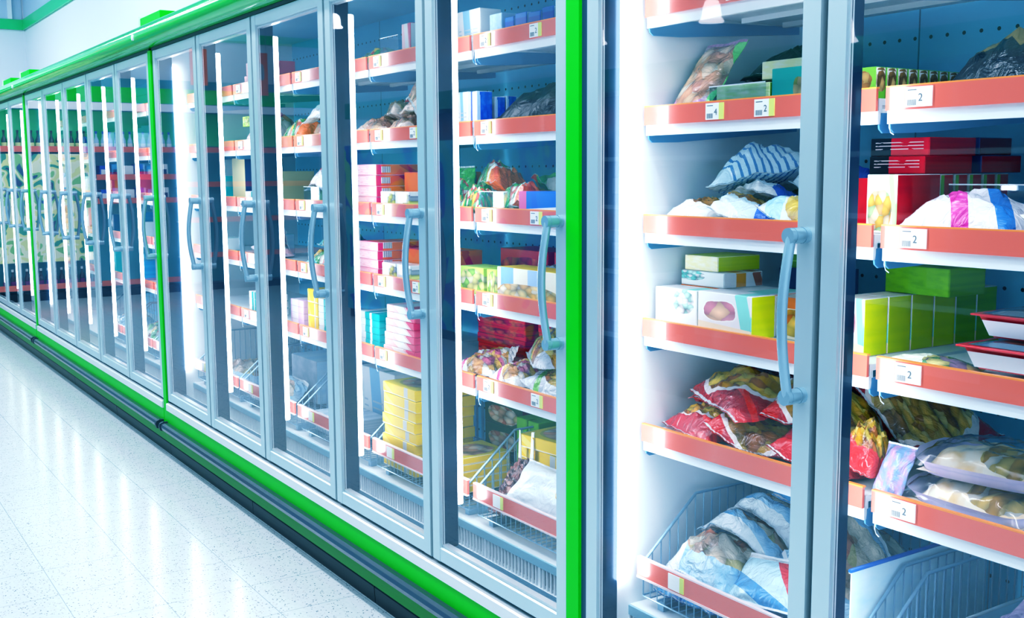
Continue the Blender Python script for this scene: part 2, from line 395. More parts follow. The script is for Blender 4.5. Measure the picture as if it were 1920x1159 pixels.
cab['label'] = labels[0]; cab['group'] = 'glass-door freezer cabinets'
for k in (1, 2, 3):
    c = copy_tree(cab); c.location.x = -CW * k; c['label'] = labels[k]; cabs.append(c)
lamps[1].location.x = -.013

# ------------------------------------------------------------------ goods: helpers
H = {}
def bay_x(b):
    """left end of bay b: 0, 1 are the two doors right of the first joint, -1..-5 the five left of it, -6.. beyond"""
    if b >= 0: return .037 + PIT * b
    q = -b - 1; c, r = divmod(q, 5)
    return -CW * c - .037 - PIT * (r + 1)
class Field:
    def __init__(s, x0, x1, z, y0=.2, y1=.8, st=.01):
        s.x0, s.y0, s.st = x0, y0, st; s.nx = int((x1 - x0) / st) + 1; s.ny = int((y1 - y0) / st) + 1
        s.h = [[z] * s.ny for _ in range(s.nx)]
    def at(s, x, y):
        i = min(max(int(round((x - s.x0) / s.st)), 0), s.nx - 1); j = min(max(int(round((y - s.y0) / s.st)), 0), s.ny - 1)
        return s.h[i][j]
    def put(s, x, y, z, pad=0):
        ci = int(round((x - s.x0) / s.st)); cj = int(round((y - s.y0) / s.st))
        for i in range(ci - pad, ci + pad + 1):
            for j in range(cj - pad, cj + pad + 1):
                if 0 <= i < s.nx and 0 <= j < s.ny: s.h[i][j] = max(s.h[i][j], z)
    def smooth(s, k=5):
        g = s.h
        for _ in range(2):
            m = [[max(g[i][jj] for jj in range(max(0, j - 1), min(s.ny, j + 2))) for j in range(s.ny)] for i in range(s.nx)]
            m = [[max(m[ii][j] for ii in range(max(0, i - 1), min(s.nx, i + 2))) for j in range(s.ny)] for i in range(s.nx)]
            g = m
        for _ in range(2):
            def blur(a):
                out = []
                for row in a:
                    n = len(row); pre = [0]
                    for q in row: pre.append(pre[-1] + q)
                    out.append([(pre[min(n, t + k + 1)] - pre[max(0, t - k)]) / (min(n, t + k + 1) - max(0, t - k)) for t in range(n)])
                return out
            g = blur(g); g = [list(q) for q in zip(*g)]; g = blur(g); g = [list(q) for q in zip(*g)]
        t = Field.__new__(Field); t.x0, t.y0, t.st, t.nx, t.ny = s.x0, s.y0, s.st, s.nx, s.ny
        t.h = [[max(a, b) for a, b in zip(r1, r2)] for r1, r2 in zip(g, s.h)]
        return t
def field(b, lv):
    if (b, lv) not in H:
        x = bay_x(b)
        if lv == 0: H[b, lv] = Field(x + .03, x + PIT - .03, Z0 + .135, .17, .76)
        else: H[b, lv] = Field(x + .012, x + PIT - .012, Z0 + LIP[lv] - .02)
    return H[b, lv]

def carton(name, label, b, lv, x0, x1, y0, y1, h, front, side, top=None, yaw=0, group=None, cat='carton', dz=None, flap=True, panel=True, pitch=0, seamc=None):
    """a folding carton with its printed front, tucked end flap and glued edge; stands on whatever the bay holds"""
    F = field(b, lv); w, d = x1 - x0, y1 - y0; cx, cy = (x0 + x1) / 2, (y0 + y1) / 2
    c_, s_ = math.cos(R(yaw)), math.sin(R(yaw))
    def wpt(u, v): return cx + u * c_ - v * s_, cy + u * s_ + v * c_
    n = 10; qw, qd = max(.004, w - .022), max(.004, d - .022); z = max(F.at(*wpt((i / n - .5) * qw, (j / n - .5) * qd)) for i in range(n + 1) for j in range(n + 1))
    if dz is not None: z = max(z, Z0 + dz)
    z += .0006
    st = F.st
    for i in range(int(w / st) + 2):
        for j in range(int(d / st) + 2):
            F.put(*wpt((i / (int(w / st) + 1) - .5) * (w - .010), (j / (int(d / st) + 1) - .5) * (d - .010)), z + h)
    top = top or side
    bm = B(); bx(bm, -w / 2, w / 2, -d / 2, d / 2, 0, h, mats=(1, 2, 0, 0, 1, 1))
    o = ob(name, bm, [front, side, top], loc=(cx, cy, z), rot=(0, 0, R(yaw)), bevel=min(.0016, h * .05))
    tag(o, label, cat, group)
    if panel:
        bm = B(); bx(bm, -w / 2 + .002, w / 2 - .002, -d / 2 - .0006, -d / 2 + .0002, .002, h - .002); ob('printed_front', bm, front, o)
    if flap:
        e = M('carton_edge_shadow', (.12, .12, .08), .7)
        bm = B(); bx(bm, w / 2 - .0002, w / 2 + .0005, -d / 2 + .003, d / 2 - .003, .003, h * .9 if h > .03 else h - .003, 0)
        ob('end_flap', bm, seamc or side, o)
    return o

def seals(bm_o, w, l, z0fun, sealm):
    pass
def bag(name, label, b, lv, cx, cy, w, l, t, mat, yaw=0, group=None, cat='bag', seed=0, sealm=None, nu=22, nv=28, dz=None, crimp=.9, wr=.25, sq=2.4):
    """a filled plastic pouch that sags over whatever lies under it; flat crimped seals at both ends"""
    F = field(b, lv); S = F.smooth(); c_, s_ = math.cos(R(yaw)), math.sin(R(yaw))
    ex, ey = (abs(w * c_) + abs(l * s_)) / 2 * .97, (abs(w * s_) + abs(l * c_)) / 2
    cy = min(max(cy, (.198 if lv else .178) + ey), .80 - ey)
    if lv == 0:
        lo, hi = bay_x(b) + (.06 if b in (0, -5) else .04) + ex, bay_x(b) + PIT - (.055 if b == 0 else .062 if b in (-1, -6) else .04) - ex
        cx = (lo + hi) / 2 if lo > hi else min(max(cx, lo), hi)
    rr = random.Random(seed * 13 + 5); off = Vector((rr.random() * 40, rr.random() * 40, seed))
    bm = B(); top = []; bot = []
    for j in range(nv + 1):
        v = 2 * j / nv - 1; rt = []; rb = []
        for i in range(nu + 1):
            u = 2 * i / nu - 1
            ww = w * (1 - .07 * (1 - abs(v)) * 1) * (1 + .03 * noise.noise(Vector((v * 2.2, 0, 0)) + off))
            ll = l * (1 + .02 * noise.noise(Vector((u * 2.2, 5, 0)) + off))
            x, y = u * ww / 2, v * ll / 2
            X, Y = cx + x * c_ - y * s_, cy + x * s_ + y * c_
            e = max(0, 1 - abs(v) ** 3.2 / crimp) if abs(v) < crimp else 0
            e = max(0, 1 - (abs(v) / crimp) ** sq) if abs(v) < crimp else 0
            th = t * (max(0, (1 - abs(u) ** sq)) * e) ** .55
            k = noise.noise(Vector((u * 2.4, v * 3.1, 0)) + off); k2 = noise.noise(Vector((u * 6, v * 8, 3)) + off); k3 = noise.noise(Vector((u * 13, v * 13, 7)) + off)
            th *= 1 + wr * (k * .9 + k2 * .55 + k3 * .25)
            sealw = 1 - e
            fl = .004 * sealw * (noise.noise(Vector((u * 5, v * 2, 9)) + off) + .6) * 1.5
            zb = S.at(X, Y) + .0012 + max(0, fl) + .12 * t * (abs(u) ** 4 + abs(v) ** 4) * .6
            rb.append((X - cx, Y - cy, zb)); rt.append((X - cx, Y - cy, zb + th + .0012))
        top.append(rt); bot.append(rb)
    zb0 = min(q[2] for r in bot for q in r)
    for r in top:
        for q in r: F.put(cx + q[0], cy + q[1], q[2] + .001, 1)
    VT = [[bm.verts.new((q[0], q[1], q[2] - zb0)) for q in r] for r in top]
    VB = [[bm.verts.new((q[0], q[1], q[2] - zb0)) for q in r] for r in bot]
    for j in range(nv):
        for i in range(nu):
            bm.faces.new((VT[j][i], VT[j][i + 1], VT[j + 1][i + 1], VT[j + 1][i])).smooth = True
            bm.faces.new((VB[j][i], VB[j + 1][i], VB[j + 1][i + 1], VB[j][i + 1])).smooth = True
    for j in range(nv):
        bm.faces.new((VT[j][0], VT[j + 1][0], VB[j + 1][0], VB[j][0])); bm.faces.new((VT[j][nu], VB[j][nu], VB[j + 1][nu], VT[j + 1][nu]))
    for i in range(nu):
        bm.faces.new((VT[0][i], VB[0][i], VB[0][i + 1], VT[0][i + 1])); bm.faces.new((VT[nv][i], VT[nv][i + 1], VB[nv][i + 1], VB[nv][i]))
    o = ob(name, bm, mat, loc=(cx, cy, zb0)); tag(o, label, cat, group)
    # crimped seal bands lying on the flat ends
    for a, bb in ((0, 1), (nv - 1, nv)):
        s = B(); n_ = nu * 2
        rows = []
        for q in range(2):
            row = []
            for i in range(n_ + 1):
                p0 = Vector(top[a if q == 0 else bb][i // 2]); p1 = Vector(top[a if q == 0 else bb][min(nu, i // 2 + 1)])
                p = p0.lerp(p1, (i % 2) * .5); p.z += .0012 + (.0016 if i % 2 else 0) - zb0; row.append(s.verts.new(p))
            rows.append(row)
        for i in range(n_): s.faces.new((rows[0][i], rows[0][i + 1], rows[1][i + 1], rows[1][i]))
        ob('end_seal', s, sealm or m_seam, o)
    return o
def pouch(name, label, loc, w, l, t, mat, rot, group=None, cat='bag', seed=0, sealm=None, nu=20, nv=26, wr=.25):
    """a filled pouch standing or leaning: x across, y along, z out of the front"""
    rr = random.Random(seed); off = Vector((rr.random() * 40, rr.random() * 40, seed))
    bm = B(); T = []; Bt = []
    for j in range(nv + 1):
        v = 2 * j / nv - 1; a = []; c = []
        for i in range(nu + 1):
            u = 2 * i / nu - 1
            e = max(0, 1 - (abs(v) / .9) ** 2.6) if abs(v) < .9 else 0
            th = t * (max(0, 1 - abs(u) ** 2.6) * e) ** .55
            k = noise.noise(Vector((u * 2.4, v * 3.1, 0)) + off) * .9 + noise.noise(Vector((u * 6, v * 8, 3)) + off) * .55
            th *= 1 + wr * k
            bend = .012 * noise.noise(Vector((u * 1.4, v * 1.4, 11)) + off)
            x, y = u * w / 2 * (1 - .05 * (1 - abs(v))), (v + 1) * l / 2
            a.append(bm.verts.new((x, y, th * .5 + bend + .0008))); c.append(bm.verts.new((x, y, -th * .5 + bend - .0008)))
        T.append(a); Bt.append(c)
    for j in range(nv):
        for i in range(nu):
            bm.faces.new((T[j][i], T[j][i + 1], T[j + 1][i + 1], T[j + 1][i])).smooth = True
            bm.faces.new((Bt[j][i], Bt[j + 1][i], Bt[j + 1][i + 1], Bt[j][i + 1])).smooth = True
    for j in range(nv):
        bm.faces.new((T[j][0], T[j + 1][0], Bt[j + 1][0], Bt[j][0])); bm.faces.new((T[j][nu], Bt[j][nu], Bt[j + 1][nu], T[j + 1][nu]))
    for i in range(nu):
        bm.faces.new((T[0][i], Bt[0][i], Bt[0][i + 1], T[0][i + 1])); bm.faces.new((T[nv][i], T[nv][i + 1], Bt[nv][i + 1], Bt[nv][i]))
    top_pts = [[v.co.copy() for v in r] for r in T]
    o = ob(name, bm, mat, loc=loc, rot=tuple(R(q) for q in rot)); tag(o, label, cat, group)
    for a, bb in ((0, 1), (nv - 1, nv)):
        s = B(); rows = [[s.verts.new(p + Vector((0, 0, .001 + .0012 * (i % 2)))) for i, p in enumerate(top_pts[q])] for q in (a, bb)]
        for i in range(nu): s.faces.new((rows[0][i], rows[0][i + 1], rows[1][i + 1], rows[1][i]))
        ob('end_seal', s, sealm or m_seam, o)
    return o
def divider(label, x0, x1, y, z, h, ret=.12):
    """clear acrylic tray front: a pane with a folded side"""
    bm = B(); bx(bm, x0, x1, y, y + .0025, 0, h); bx(bm, x0, x0 + .0025, y + .0025, y + ret, 0, h)
    o = ob('clear_divider', bm, m_clear, loc=(0, 0, Z0 + z), recalc=True); tag(o, label, 'divider')
    bm = B(); bx(bm, x0, x1, y - .0006, y, h - .003, h); ob('polished_edge', bm, M('acrylic_edge', (.75, .85, .92), .2), o)
    return o
def basket(label, b, contents=None):
    x = bay_x(b); x0, x1 = .03, PIT - .03
    if b in (-1, -6): x1 -= .022
    if b == 0 or b == -5: x0 += .02
    t = thing('wire_basket', label, 'basket', (x, 0, Z0), 0, 'wire freezer baskets')
    bm = B(); yf, yk, yb, zf, zk, zb = .168, .36, .74, .225, .388, .13
    r = .0028
    for xx in (x0, x1):
        tube(bm, [(xx, yf, zf), (xx, yk, zk), (xx, yb, zk)], .0045, 8); tube(bm, [(xx, yf, zb), (xx, yb, zb)], r, 6)
        n = 19
        for i in range(n):
            y = yf + (yb - yf) * i / (n - 1); zz = zf + (zk - zf) * min(1, (y - yf) / (yk - yf))
            tube(bm, [(xx, y, zb), (xx, y, zz)], .002, 5)
    tube(bm, [(x0, yf, zf), (x1, yf, zf)], .004, 6); tube(bm, [(x0, yb, zk), (x1, yb, zk)], .004, 6)
    ob('side_wires', bm, m_wire, t)
    bm = B(); n = 24
    for i in range(1, n):
        xx = x0 + (x1 - x0) * i / n
        tube(bm, [(xx, yf, zf), (xx, yf, zb), (xx, yb, zb), (xx, yb, zk)], .002, 5)
    for i in range(7): tube(bm, [(x0, yf + (yb - yf) * i / 6, zb - .003), (x1, yf + (yb - yf) * i / 6, zb - .003)], .0024, 5)
    ob('floor_wires', bm, m_wire, t)
    bm = B(); bx(bm, x0 - .01, x1 + .01, yf - .014, yf - .006, .188, .238, 0); bx(bm, x0 - .01, x1 + .01, yf - .014, yf - .002, .238, .242, 1)
    bx(bm, x0 - .01, x1 + .01, yf - .016, yf - .006, .182, .188, 1)
    st = ob('price_strip', bm, [m_strip, M('pale_strip_edge', (.9, .75, .75), .3)], t)
    bm = B(); bx(bm, x0 + .12, x0 + .165, yf - .0165, yf - .014, .192, .234, 0); bx(bm, x0 + .165, x0 + .18, yf - .0165, yf - .014, .192, .234, 1)
    ob('price_tag', bm, [m_tag, m_tag_y], st)
    bm = B()
    for xx in (x0 + .05, x1 - .05): bx(bm, xx - .012, xx + .012, yf + .02, yb - .02, .0955, zb - .006)
    ob('runner', bm, m_wire, t)
    return t

# ------------------------------------------------------------------ goods: printed materials
GOLD = [(.85, .50, .08), (.62, .26, .02), (.90, .62, .18), (.35, .11, .01), (.78, .40, .05)]
FRY = [(.90, .55, .03), (.80, .36, .01), (.95, .70, .10), (.45, .13, .01), (.86, .46, .03)]
PIZ = [(.80, .66, .48), (.70, .42, .26), (.55, .16, .08), (.85, .76, .60), (.62, .52, .20)]
BRD = [(.90, .78, .50), (.95, .88, .70), (.82, .50, .08), (.93, .84, .60), (.90, .80, .55), (.55, .24, .04)]
VEG = [(.05, .42, .05), (.85, .62, .06), (.70, .08, .04), (.18, .60, .12), (.92, .90, .80)]
MEAT = [(.30, .05, .04), (.45, .12, .08), (.16, .03, .03), (.55, .22, .14), (.25, .08, .05)]
PASTRY = [(.85, .58, .34), (.78, .40, .22), (.90, .70, .50), (.62, .30, .20), (.88, .80, .62)]
p_red = P('red_noodle_bag', (.46, .0, .012), FRY, (.5, .60, .38, .30), ax='xy', scale=(9, 13), rim=(.85, .80, .78), rough=.14, bump=.35, coat=.8, bands=[('v', .0, .14, (.70, .01, .015), .15), ('v', .30, .36, (.78, .0, .0), .5)])
p_red2 = P('red_noodle_bag_small', (.56, .0, .01), FRY, (.52, .45, .38, .32), ax='xy', scale=(7, 11), rim=(.9, .84, .8), rough=.14, bump=.4, coat=.8, bands=[('u', .0, .18, (.75, .0, .0), .3)])
p_blue = P('blue_white_pastry_bag', (.70, .86, .95), GOLD, (.4, .62, .30, .24), ax='xy', scale=(4, 5), rough=.15, bump=.45, coat=.7, bands=[('u', .62, 1.2, (.03, .14, .72), .4), ('v', .0, .2, (.90, .95, .97), .2)])
p_blue2 = P('striped_pastry_bag', (.62, .83, .95), GOLD, (.55, .80, .42, .17), ax='xy', scale=(5, 4), rough=.15, bump=.35, coat=.7, bands=[('v', .12 + k * .045, .136 + k * .045, (.06, .22, .50), .25) for k in range(9)])
p_white_p = P('white_pastry_bag', (.90, .92, .92), GOLD, (.62, .55, .28, .26), ax='xy', scale=(4, 5), rough=.16, bump=.4, coat=.6, bands=[('v', .78, 1, (.25, .48, .80), .1)])
p_yel = P('yellow_blue_snack_bag', (.80, .88, .92), [(.92, .66, .06), (.95, .78, .15), (.85, .5, .03)], (.66, .5, .34, .4), ax='xy', scale=(4, 4), rough=.15, bump=.35, coat=.7, bands=[('u', .0, .22, (.45, .75, .92), .4)])
p_label = P('deep_blue_label_bag', (.66, .84, .94), GOLD, (.3, .45, .22, .2), ax='xy', scale=(4, 4), rough=.15, bump=.35, coat=.7, bands=[('u', .45, .95, (.01, .09, .70), .25)])
p_pizza = P('silver_pizza_bag', (.42, .64, .84), PIZ, (.5, .55, .32, .28), ax='xy', scale=(8, 8), rough=.12, bump=.7, coat=1, mottle=(.12, .38, .72), bands=[('v', .0, .16, (.85, .92, .96), .1)])
p_pizza2 = P('clear_pizza_bag', (.50, .68, .82), PIZ, (.55, .5, .36, .30), ax='xy', scale=(6, 6), rough=.10, bump=.8, coat=1, mottle=(.28, .52, .76), bands=[('u', .0, .2, (.90, .95, .98), .2)])
p_pizzab = P('blue_pizza_bag', (.10, .40, .80), PIZ, (.6, .5, .28, .28), ax='xy', scale=(6, 6), rough=.12, bump=.7, coat=1, mottle=(.02, .10, .45), bands=[('v', .82, 1, (.85, .93, .97), .1)])
p_redwhite = P('white_bag_with_red_corner', (.62, .84, .95), None, ax='xy', rough=.15, bump=.4, coat=.7, bands=[('u', .58, 1.3, (.75, .02, .03), .55), ('v', .9, 1, (.95, .95, .95), 0), ('v', 0, .25, (.12, .35, .70), .7)])
p_black = P('black_film_bag', (.003, .006, .014), None, ax='xy', rough=.32, bump=.2, coat=.1, bands=[('v', .7, .86, (.14, .40, .62), .6)])
p_dark_meat = P('dark_meat_pack', (.012, .014, .02), MEAT, (.5, .5, .3, .25), ax='xy', scale=(5, 5), rough=.12, bump=.4, coat=1)
p_choc = P('pastry_pouch_print', (.55, .42, .50), PASTRY, (.45, .52, .52, .44), ax='xy', scale=(4, 6), rough=.16, bump=.35, coat=.8, bands=[('u', .84, 1.1, (.22, .72, .18), .1), ('v', 0, .16, (.50, .24, .48), .1)])
p_whitebag = P('plain_white_fries_bag', (.84, .90, .93), [(.95, .62, .12), (.9, .9, .9), (.95, .75, .35)], (.72, .55, .16, .22), ax='xy', scale=(9, 12), rough=.22, bump=.2, coat=.4)
p_pink = P('white_pink_blue_bag', (.86, .86, .92), None, ax='xy', rough=.14, bump=.45, coat=.8, bands=[('u', .30, .44, (.75, .03, .38), .5), ('u', .62, .80, (.02, .20, .66), .6)])
p_redlet = P('white_bag_red_panel', (.88, .86, .90), None, ax='xy', rough=.16, bump=.4, coat=.7, bands=[('v', .4, .78, (.72, .01, .03), .2)])
p_corn = P('silver_corn_bag', (.72, .76, .80), FRY, (.62, .5, .34, .32), ax='xy', scale=(11, 14), rough=.12, bump=.6, coat=.9, mottle=(.35, .38, .45), bands=[('u', .2, .3, (.22, .50, .06), .2)])
p_veg = P('mixed_vegetable_bag', (.85, .85, .84), [(.9, .55, .08), (.85, .80, .66), (.62, .10, .20), (.80, .35, .06)], (.62, .5, .32, .38), ax='xy', scale=(7, 9), rough=.12, bump=.6, coat=.9, bands=[('u', .15, .24, (.70, .03, .22), .3)])
p_orange = P('orange_yellow_bag', (.86, .13, .01), VEG, (.35, .30, .34, .32), ax='xy', scale=(12, 12), rim=(.92, .94, .86), rough=.15, bump=.5, coat=.8, bands=[('u', .38, .62, (.95, .55, .02), .2)])
p_cookie = P('cookie_bag', (.85, .70, .60), PASTRY, (.5, .5, .42, .36), ax='xy', scale=(5, 6), rough=.14, bump=.6, coat=.8, bands=[('v', .8, 1, (.88, .9, .92), .1), ('u', .0, .12, (.75, .08, .20), .2)])
p_greenbag = P('green_salad_bag', (.10, .50, .05), VEG, (.5, .4, .4, .3), ax='xy', scale=(9, 9), rough=.16, bump=.5, coat=.7, bands=[('v', .75, 1, (.12, .62, .04), .1)])
p_pinkbag = P('pink_berry_bag', (.85, .62, .70), [(.75, .05, .25), (.85, .3, .2), (.9, .8, .8), (.6, .02, .2)], (.5, .5, .38, .34), ax='xy', scale=(6, 7), rough=.15, bump=.5, coat=.7)
p_tealbag = P('teal_vegetable_bag', (.10, .48, .52), VEG, (.5, .45, .4, .34), ax='xy', scale=(8, 9), rough=.15, bump=.5, coat=.7, bands=[('v', .7, .78, (.8, .05, .3), .2)])
p_purple = P('lilac_clear_bag', (.46, .34, .56), None, ax='xy', rough=.12, bump=.8, coat=1, mottle=(.16, .14, .22))
p_drkclr = P('clear_bag_of_dark_sausages', (.30, .16, .14), MEAT, (.5, .5, .48, .48), ax='xy', scale=(3, 12), rough=.12, bump=.6, coat=1)

c_lime = P('lime_yellow_board', (.62, .72, .0), mottle=(.55, .68, .0), rough=.4)
c_olive = P('yellow_green_board', (.50, .60, .0), mottle=(.44, .56, .0), rough=.4)
c_green = P('leaf_green_board', (.17, .40, .0), mottle=(.12, .32, .0), rough=.4)
c_whitec = P('white_carton_print', (.90, .93, .94), [(.5, .85, .75), (.95, .95, .95), (.8, .92, .9)], (.7, .7, .25, .3), scale=(8, 8), rough=.4)
c_pict = P('jelly_picture_carton', (.88, .88, .90), [(.82, .42, .48), (.92, .62, .40), (.85, .35, .42)], (.42, .58, .30, .24), scale=(3, 3), rim=(.96, .96, .96), rough=.4, bands=[('u', .78, 1, (.35, .78, .68), .15), ('v', 0, .24, (.92, .78, .55), .1)])
c_orang = P('orange_fruit_carton', (.90, .80, .66), [(.90, .40, .03), (.95, .62, .1), (.88, .2, .02)], (.5, .4, .5, .35), scale=(4, 4), rough=.4, bands=[('v', .75, 1, (.85, .2, .02), 0)])
c_stkw = P('white_mint_carton', (.86, .92, .93), [(.25, .75, .65), (.9, .95, .95), (.6, .88, .82)], (.2, .7, .35, .35), scale=(9, 5), rough=.4)
c_stkw_s = P('white_carton_orange_patch', (.84, .86, .90), bands=[('u', .30, .56, (.80, .32, .01), 0), ('u', .78, 1, (.45, .12, .08), .1)], ax='yz', rough=.4)
c_ltop = P('pale_yellow_board', (.86, .84, .45), mottle=(.9, .9, .72), rough=.4)
c_palegr = P('pale_green_board', (.62, .80, .30), mottle=(.80, .88, .55), rough=.4)
c_teal = P('teal_carton_print', (.01, .36, .30), [(.5, .42, .2), (.3, .36, .08)], (.82, .45, .16, .3), scale=(3, 3), rough=.4)
c_red = P('red_board', (.55, .0, .012), mottle=(.46, .0, .012), rough=.4)
c_redf = P('red_front_with_black_end', (.72, .0, .022), bands=[('u', 0, .36, (.006, .010, .016), 0)], rough=.4, lines=(.25, .92, 5, (.85, .75, .75)))
c_redp = P('dumpling_picture_carton', (.86, .84, .80), [(.92, .58, .1), (.94, .78, .5), (.85, .5, .2), (.5, .75, .35)], (.45, .38, .42, .36), scale=(4, 5), rough=.4, bands=[('v', .7, 1, (.70, .82, .62), .2), ('u', .84, 1, (.42, .72, .30), .2)])
c_gedge = M('green_carton_edge', (.20, .50, .02), .4)
c_egg = P('small_picture_pack', (.62, .50, .36), [(.42, .18, .04), (.65, .40, .12), (.25, .09, .02)], (.55, .62, .5, .36), ax='yz', scale=(2, 3), rough=.35, bands=[('v', 0, .42, (.20, .55, .02), 0), ('v', .8, 1, (.86, .86, .82), .1)])
c_eggf = P('small_green_pack_front', (.2, .52, .04), [(.45, .2, .05), (.6, .4, .12)], (.5, .6, .4, .3), scale=(3, 3), rough=.35)
c_white = P('white_plain_carton', (.90, .93, .95), rough=.4, bands=[('u', .3, .6, (.35, .62, .85), .1)], lines=(.2, .45, 9, (.6, .7, .78)))
c_palebl = P('pale_blue_carton', (.48, .72, .92), rough=.4, mottle=(.60, .80, .95))
c_blue = P('blue_snow_carton', (.01, .10, .62), [(.85, .9, .95), (.4, .65, .9)], (.5, .25, .4, .22), scale=(4, 4), rough=.4, bands=[('v', .8, 1, (.02, .22, .75), 0)])
c_deepb = P('deep_blue_carton', (.01, .07, .60), rough=.4, ax='yz', bands=[('u', 0, .2, (.45, .62, .9), 0)], mottle=(.02, .14, .75))
c_lav = P('lavender_white_carton', (.62, .72, .92), rough=.4, bands=[('u', .3, .5, (.12, .16, .72), 0)], mottle=(.8, .86, .95))
c_orpk = P('orange_side_carton', (.92, .17, .0), ax='yz', rough=.4, bands=[('u', .0, .1, (.80, .03, .12), 0), ('u', .62, .8, (.72, .01, .0), .3)])
c_pinkf = P('pink_lettered_front', (.90, .45, .50), rough=.4, lines=(.1, .95, 6, (.98, .9, .9)), bands=[('u', 0, .1, (.95, .7, .72), 0)])
c_pinkw = P('pink_white_carton', (.92, .60, .62), rough=.4, bands=[('u', .36, .74, (.95, .93, .94), .2), ('u', .82, 1.1, (.80, .05, .16), .2)])
c_tealb = P('teal_striped_carton', (.0, .46, .46), rough=.4, bands=[('u', .0, .32, (.88, .94, .94), 0), ('u', .55, .66, (.86, .92, .92), 0)])
c_yel = P('yellow_box_board', (.92, .64, .0), mottle=(.92, .70, .0), rough=.4)
c_yelf = P('yellow_box_front', (.92, .62, .0), rough=.45, bands=[('u', .66, .78, (.60, .60, .55), 0), ('u', .02, .2, (.93, .74, .12), .3), ('v', 0, .08, (.94, .86, .6), 0)])
c_yelt = P('yellow_box_top_picture', (.75, .62, .02), PASTRY, (.5, .5, .38, .36), ax='xy', scale=(5, 5), rim=(.5, .42, .05), rough=.38)
c_ygp = P('lime_vegetable_carton', (.50, .75, .10), [(.85, .88, .3), (.35, .68, .1), (.9, .9, .6)], (.55, .5, .5, .45), scale=(4, 4), rough=.35)
c_ywp = P('white_yellow_carton', (.90, .88, .72), [(.92, .78, .35), (.95, .9, .7), (.85, .55, .15)], (.5, .25, .5, .28), scale=(9, 5), rough=.38, bands=[('u', .06, .28, (.25, .48, .85), 0), ('u', .52, .74, (.45, .62, .88), 0)])
c_bluepk = P('blue_white_wave_carton', (.02, .17, .80), rough=.38, bands=[('u', 0, .2, (.88, .15, .42), 0), ('v', 0, .3, (.93, .95, .95), -.15)])
c_maroon = P('maroon_board', (.14, .005, .012), rough=.4)
c_dkgr = P('dark_green_pizza_carton', (.03, .08, .03), PIZ, (.5, .4, .4, .35), ax='xz', scale=(6, 5), rough=.4)
c_limeb = P('bright_lime_board', (.14, .40, .005), rough=.4, bands=[('v', .4, .5, (.35, .7, .05), 0)])
c_magenta = P('magenta_board', (.55, .0, .13), rough=.4)
c_redbr = P('bright_red_flat_box', (.80, .015, .02), [(.9, .1, .05), (.75, .0, .05)], (.5, .5, .5, .3), scale=(8, 3), rough=.35)
c_lilac = P('lilac_packet', (.72, .50, .78), rough=.4, bands=[('u', .1, .6, (.86, .80, .90), 0)])
c_card = P('white_pink_card_box', (.92, .90, .92), rough=.4, bands=[('u', 0, .12, (.85, .10, .30), 0)])
c_tan = P('tan_board', (.52, .48, .24), rough=.4)
c_navy = P('navy_board', (.01, .03, .16), rough=.4)
c_sky = P('sky_blue_tub', (.02, .30, .72), rough=.35, mottle=(.04, .45, .85))
c_grey = P('grey_blue_board', (.40, .50, .60), rough=.4, mottle=(.55, .62, .70))
m_bar = P('barcode_print', (.92, .93, .93), ax='yz', rough=.5, bands=[('u', .12 + k * .085, .15 + k * .085 + .02 * (k % 3 == 0), (.05, .05, .07), 0) for k in range(10)])
def barcode(o, x, y0, y1, z0, z1):
    bm = B(); bx(bm, x, x + .0008, y0, y1, z0, z1); ob('barcode_label', bm, m_bar, o)

# ================================================================== first door right of the green post (bay 0)
# second shelf
pouch('pastry_pouch', 'leaning pouch printed with brown pastries, green stripe along its right edge', (.148, .250, Z0 + 1.450), .155, .235, .028, p_choc, (52, 0, 0), seed=3, sealm=M('plum_seal', (.42, .24, .40), .25, coat=.5))
bag('meat_pack', 'dark vacuum meat pack lying behind the pale green cartons', 0, 2, .21, .50, .27, .26, .09, p_dark_meat, 4, seed=4)
bag('meat_pack', 'black glossy pack heaped behind the teal carton, topmost on its shelf', 0, 2, .30, .58, .34, .26, .08, p_black, -8, seed=5)
carton('food_carton', 'flat pale green carton under its twin behind the clear divider', 0, 2, .268, .450, .235, .300, .026, c_palegr, c_green)
carton('food_carton', 'flat pale green carton on top of its twin beside the teal carton', 0, 2, .272, .452, .236, .302, .034, c_palegr, c_green)
carton('food_carton', 'upright teal carton with a brown fruit picture', 0, 2, .456, .560, .238, .330, .090, c_teal, c_teal)
carton('food_carton', 'white and lime carton lying highest behind the teal carton', 0, 2, .330, .490, .335, .40, .045, c_ltop, c_green, dz=1.522)
divider('low clear divider in front of the pale green cartons', .262, .452, .221, 1.4455, .062)
# third shelf
bag('pastry_bag', 'pale overexposed pastry bag at the left end of the third shelf', 0, 3, .178, .290, .21, .16, .062, p_white_p, -12, seed=11)
bag('pastry_bag', 'pale blue pastry bag at the front, crimped end forward', 0, 3, .345, .285, .19, .15, .050, p_blue, 20, seed=12)
bag('snack_bag', 'yellow and pale blue snack bag beside the door handle', 0, 3, .540, .290, .22, .16, .062, p_yel, -6, seed=13)
bag('pastry_bag', 'blue and white pastry bag in the middle of the heap', 0, 3, .30, .42, .26, .19, .055, p_blue, -18, seed=14)
bag('pastry_bag', 'deep blue labelled bag standing highest on the right of the heap', 0, 3, .52, .47, .24, .22, .12, p_label, 10, seed=15, dz=1.2)
bag('pastry_bag', 'striped silver blue pastry bag on top of the heap', 0, 3, .265, .43, .27, .18, .100, p_blue2, 24, seed=16)
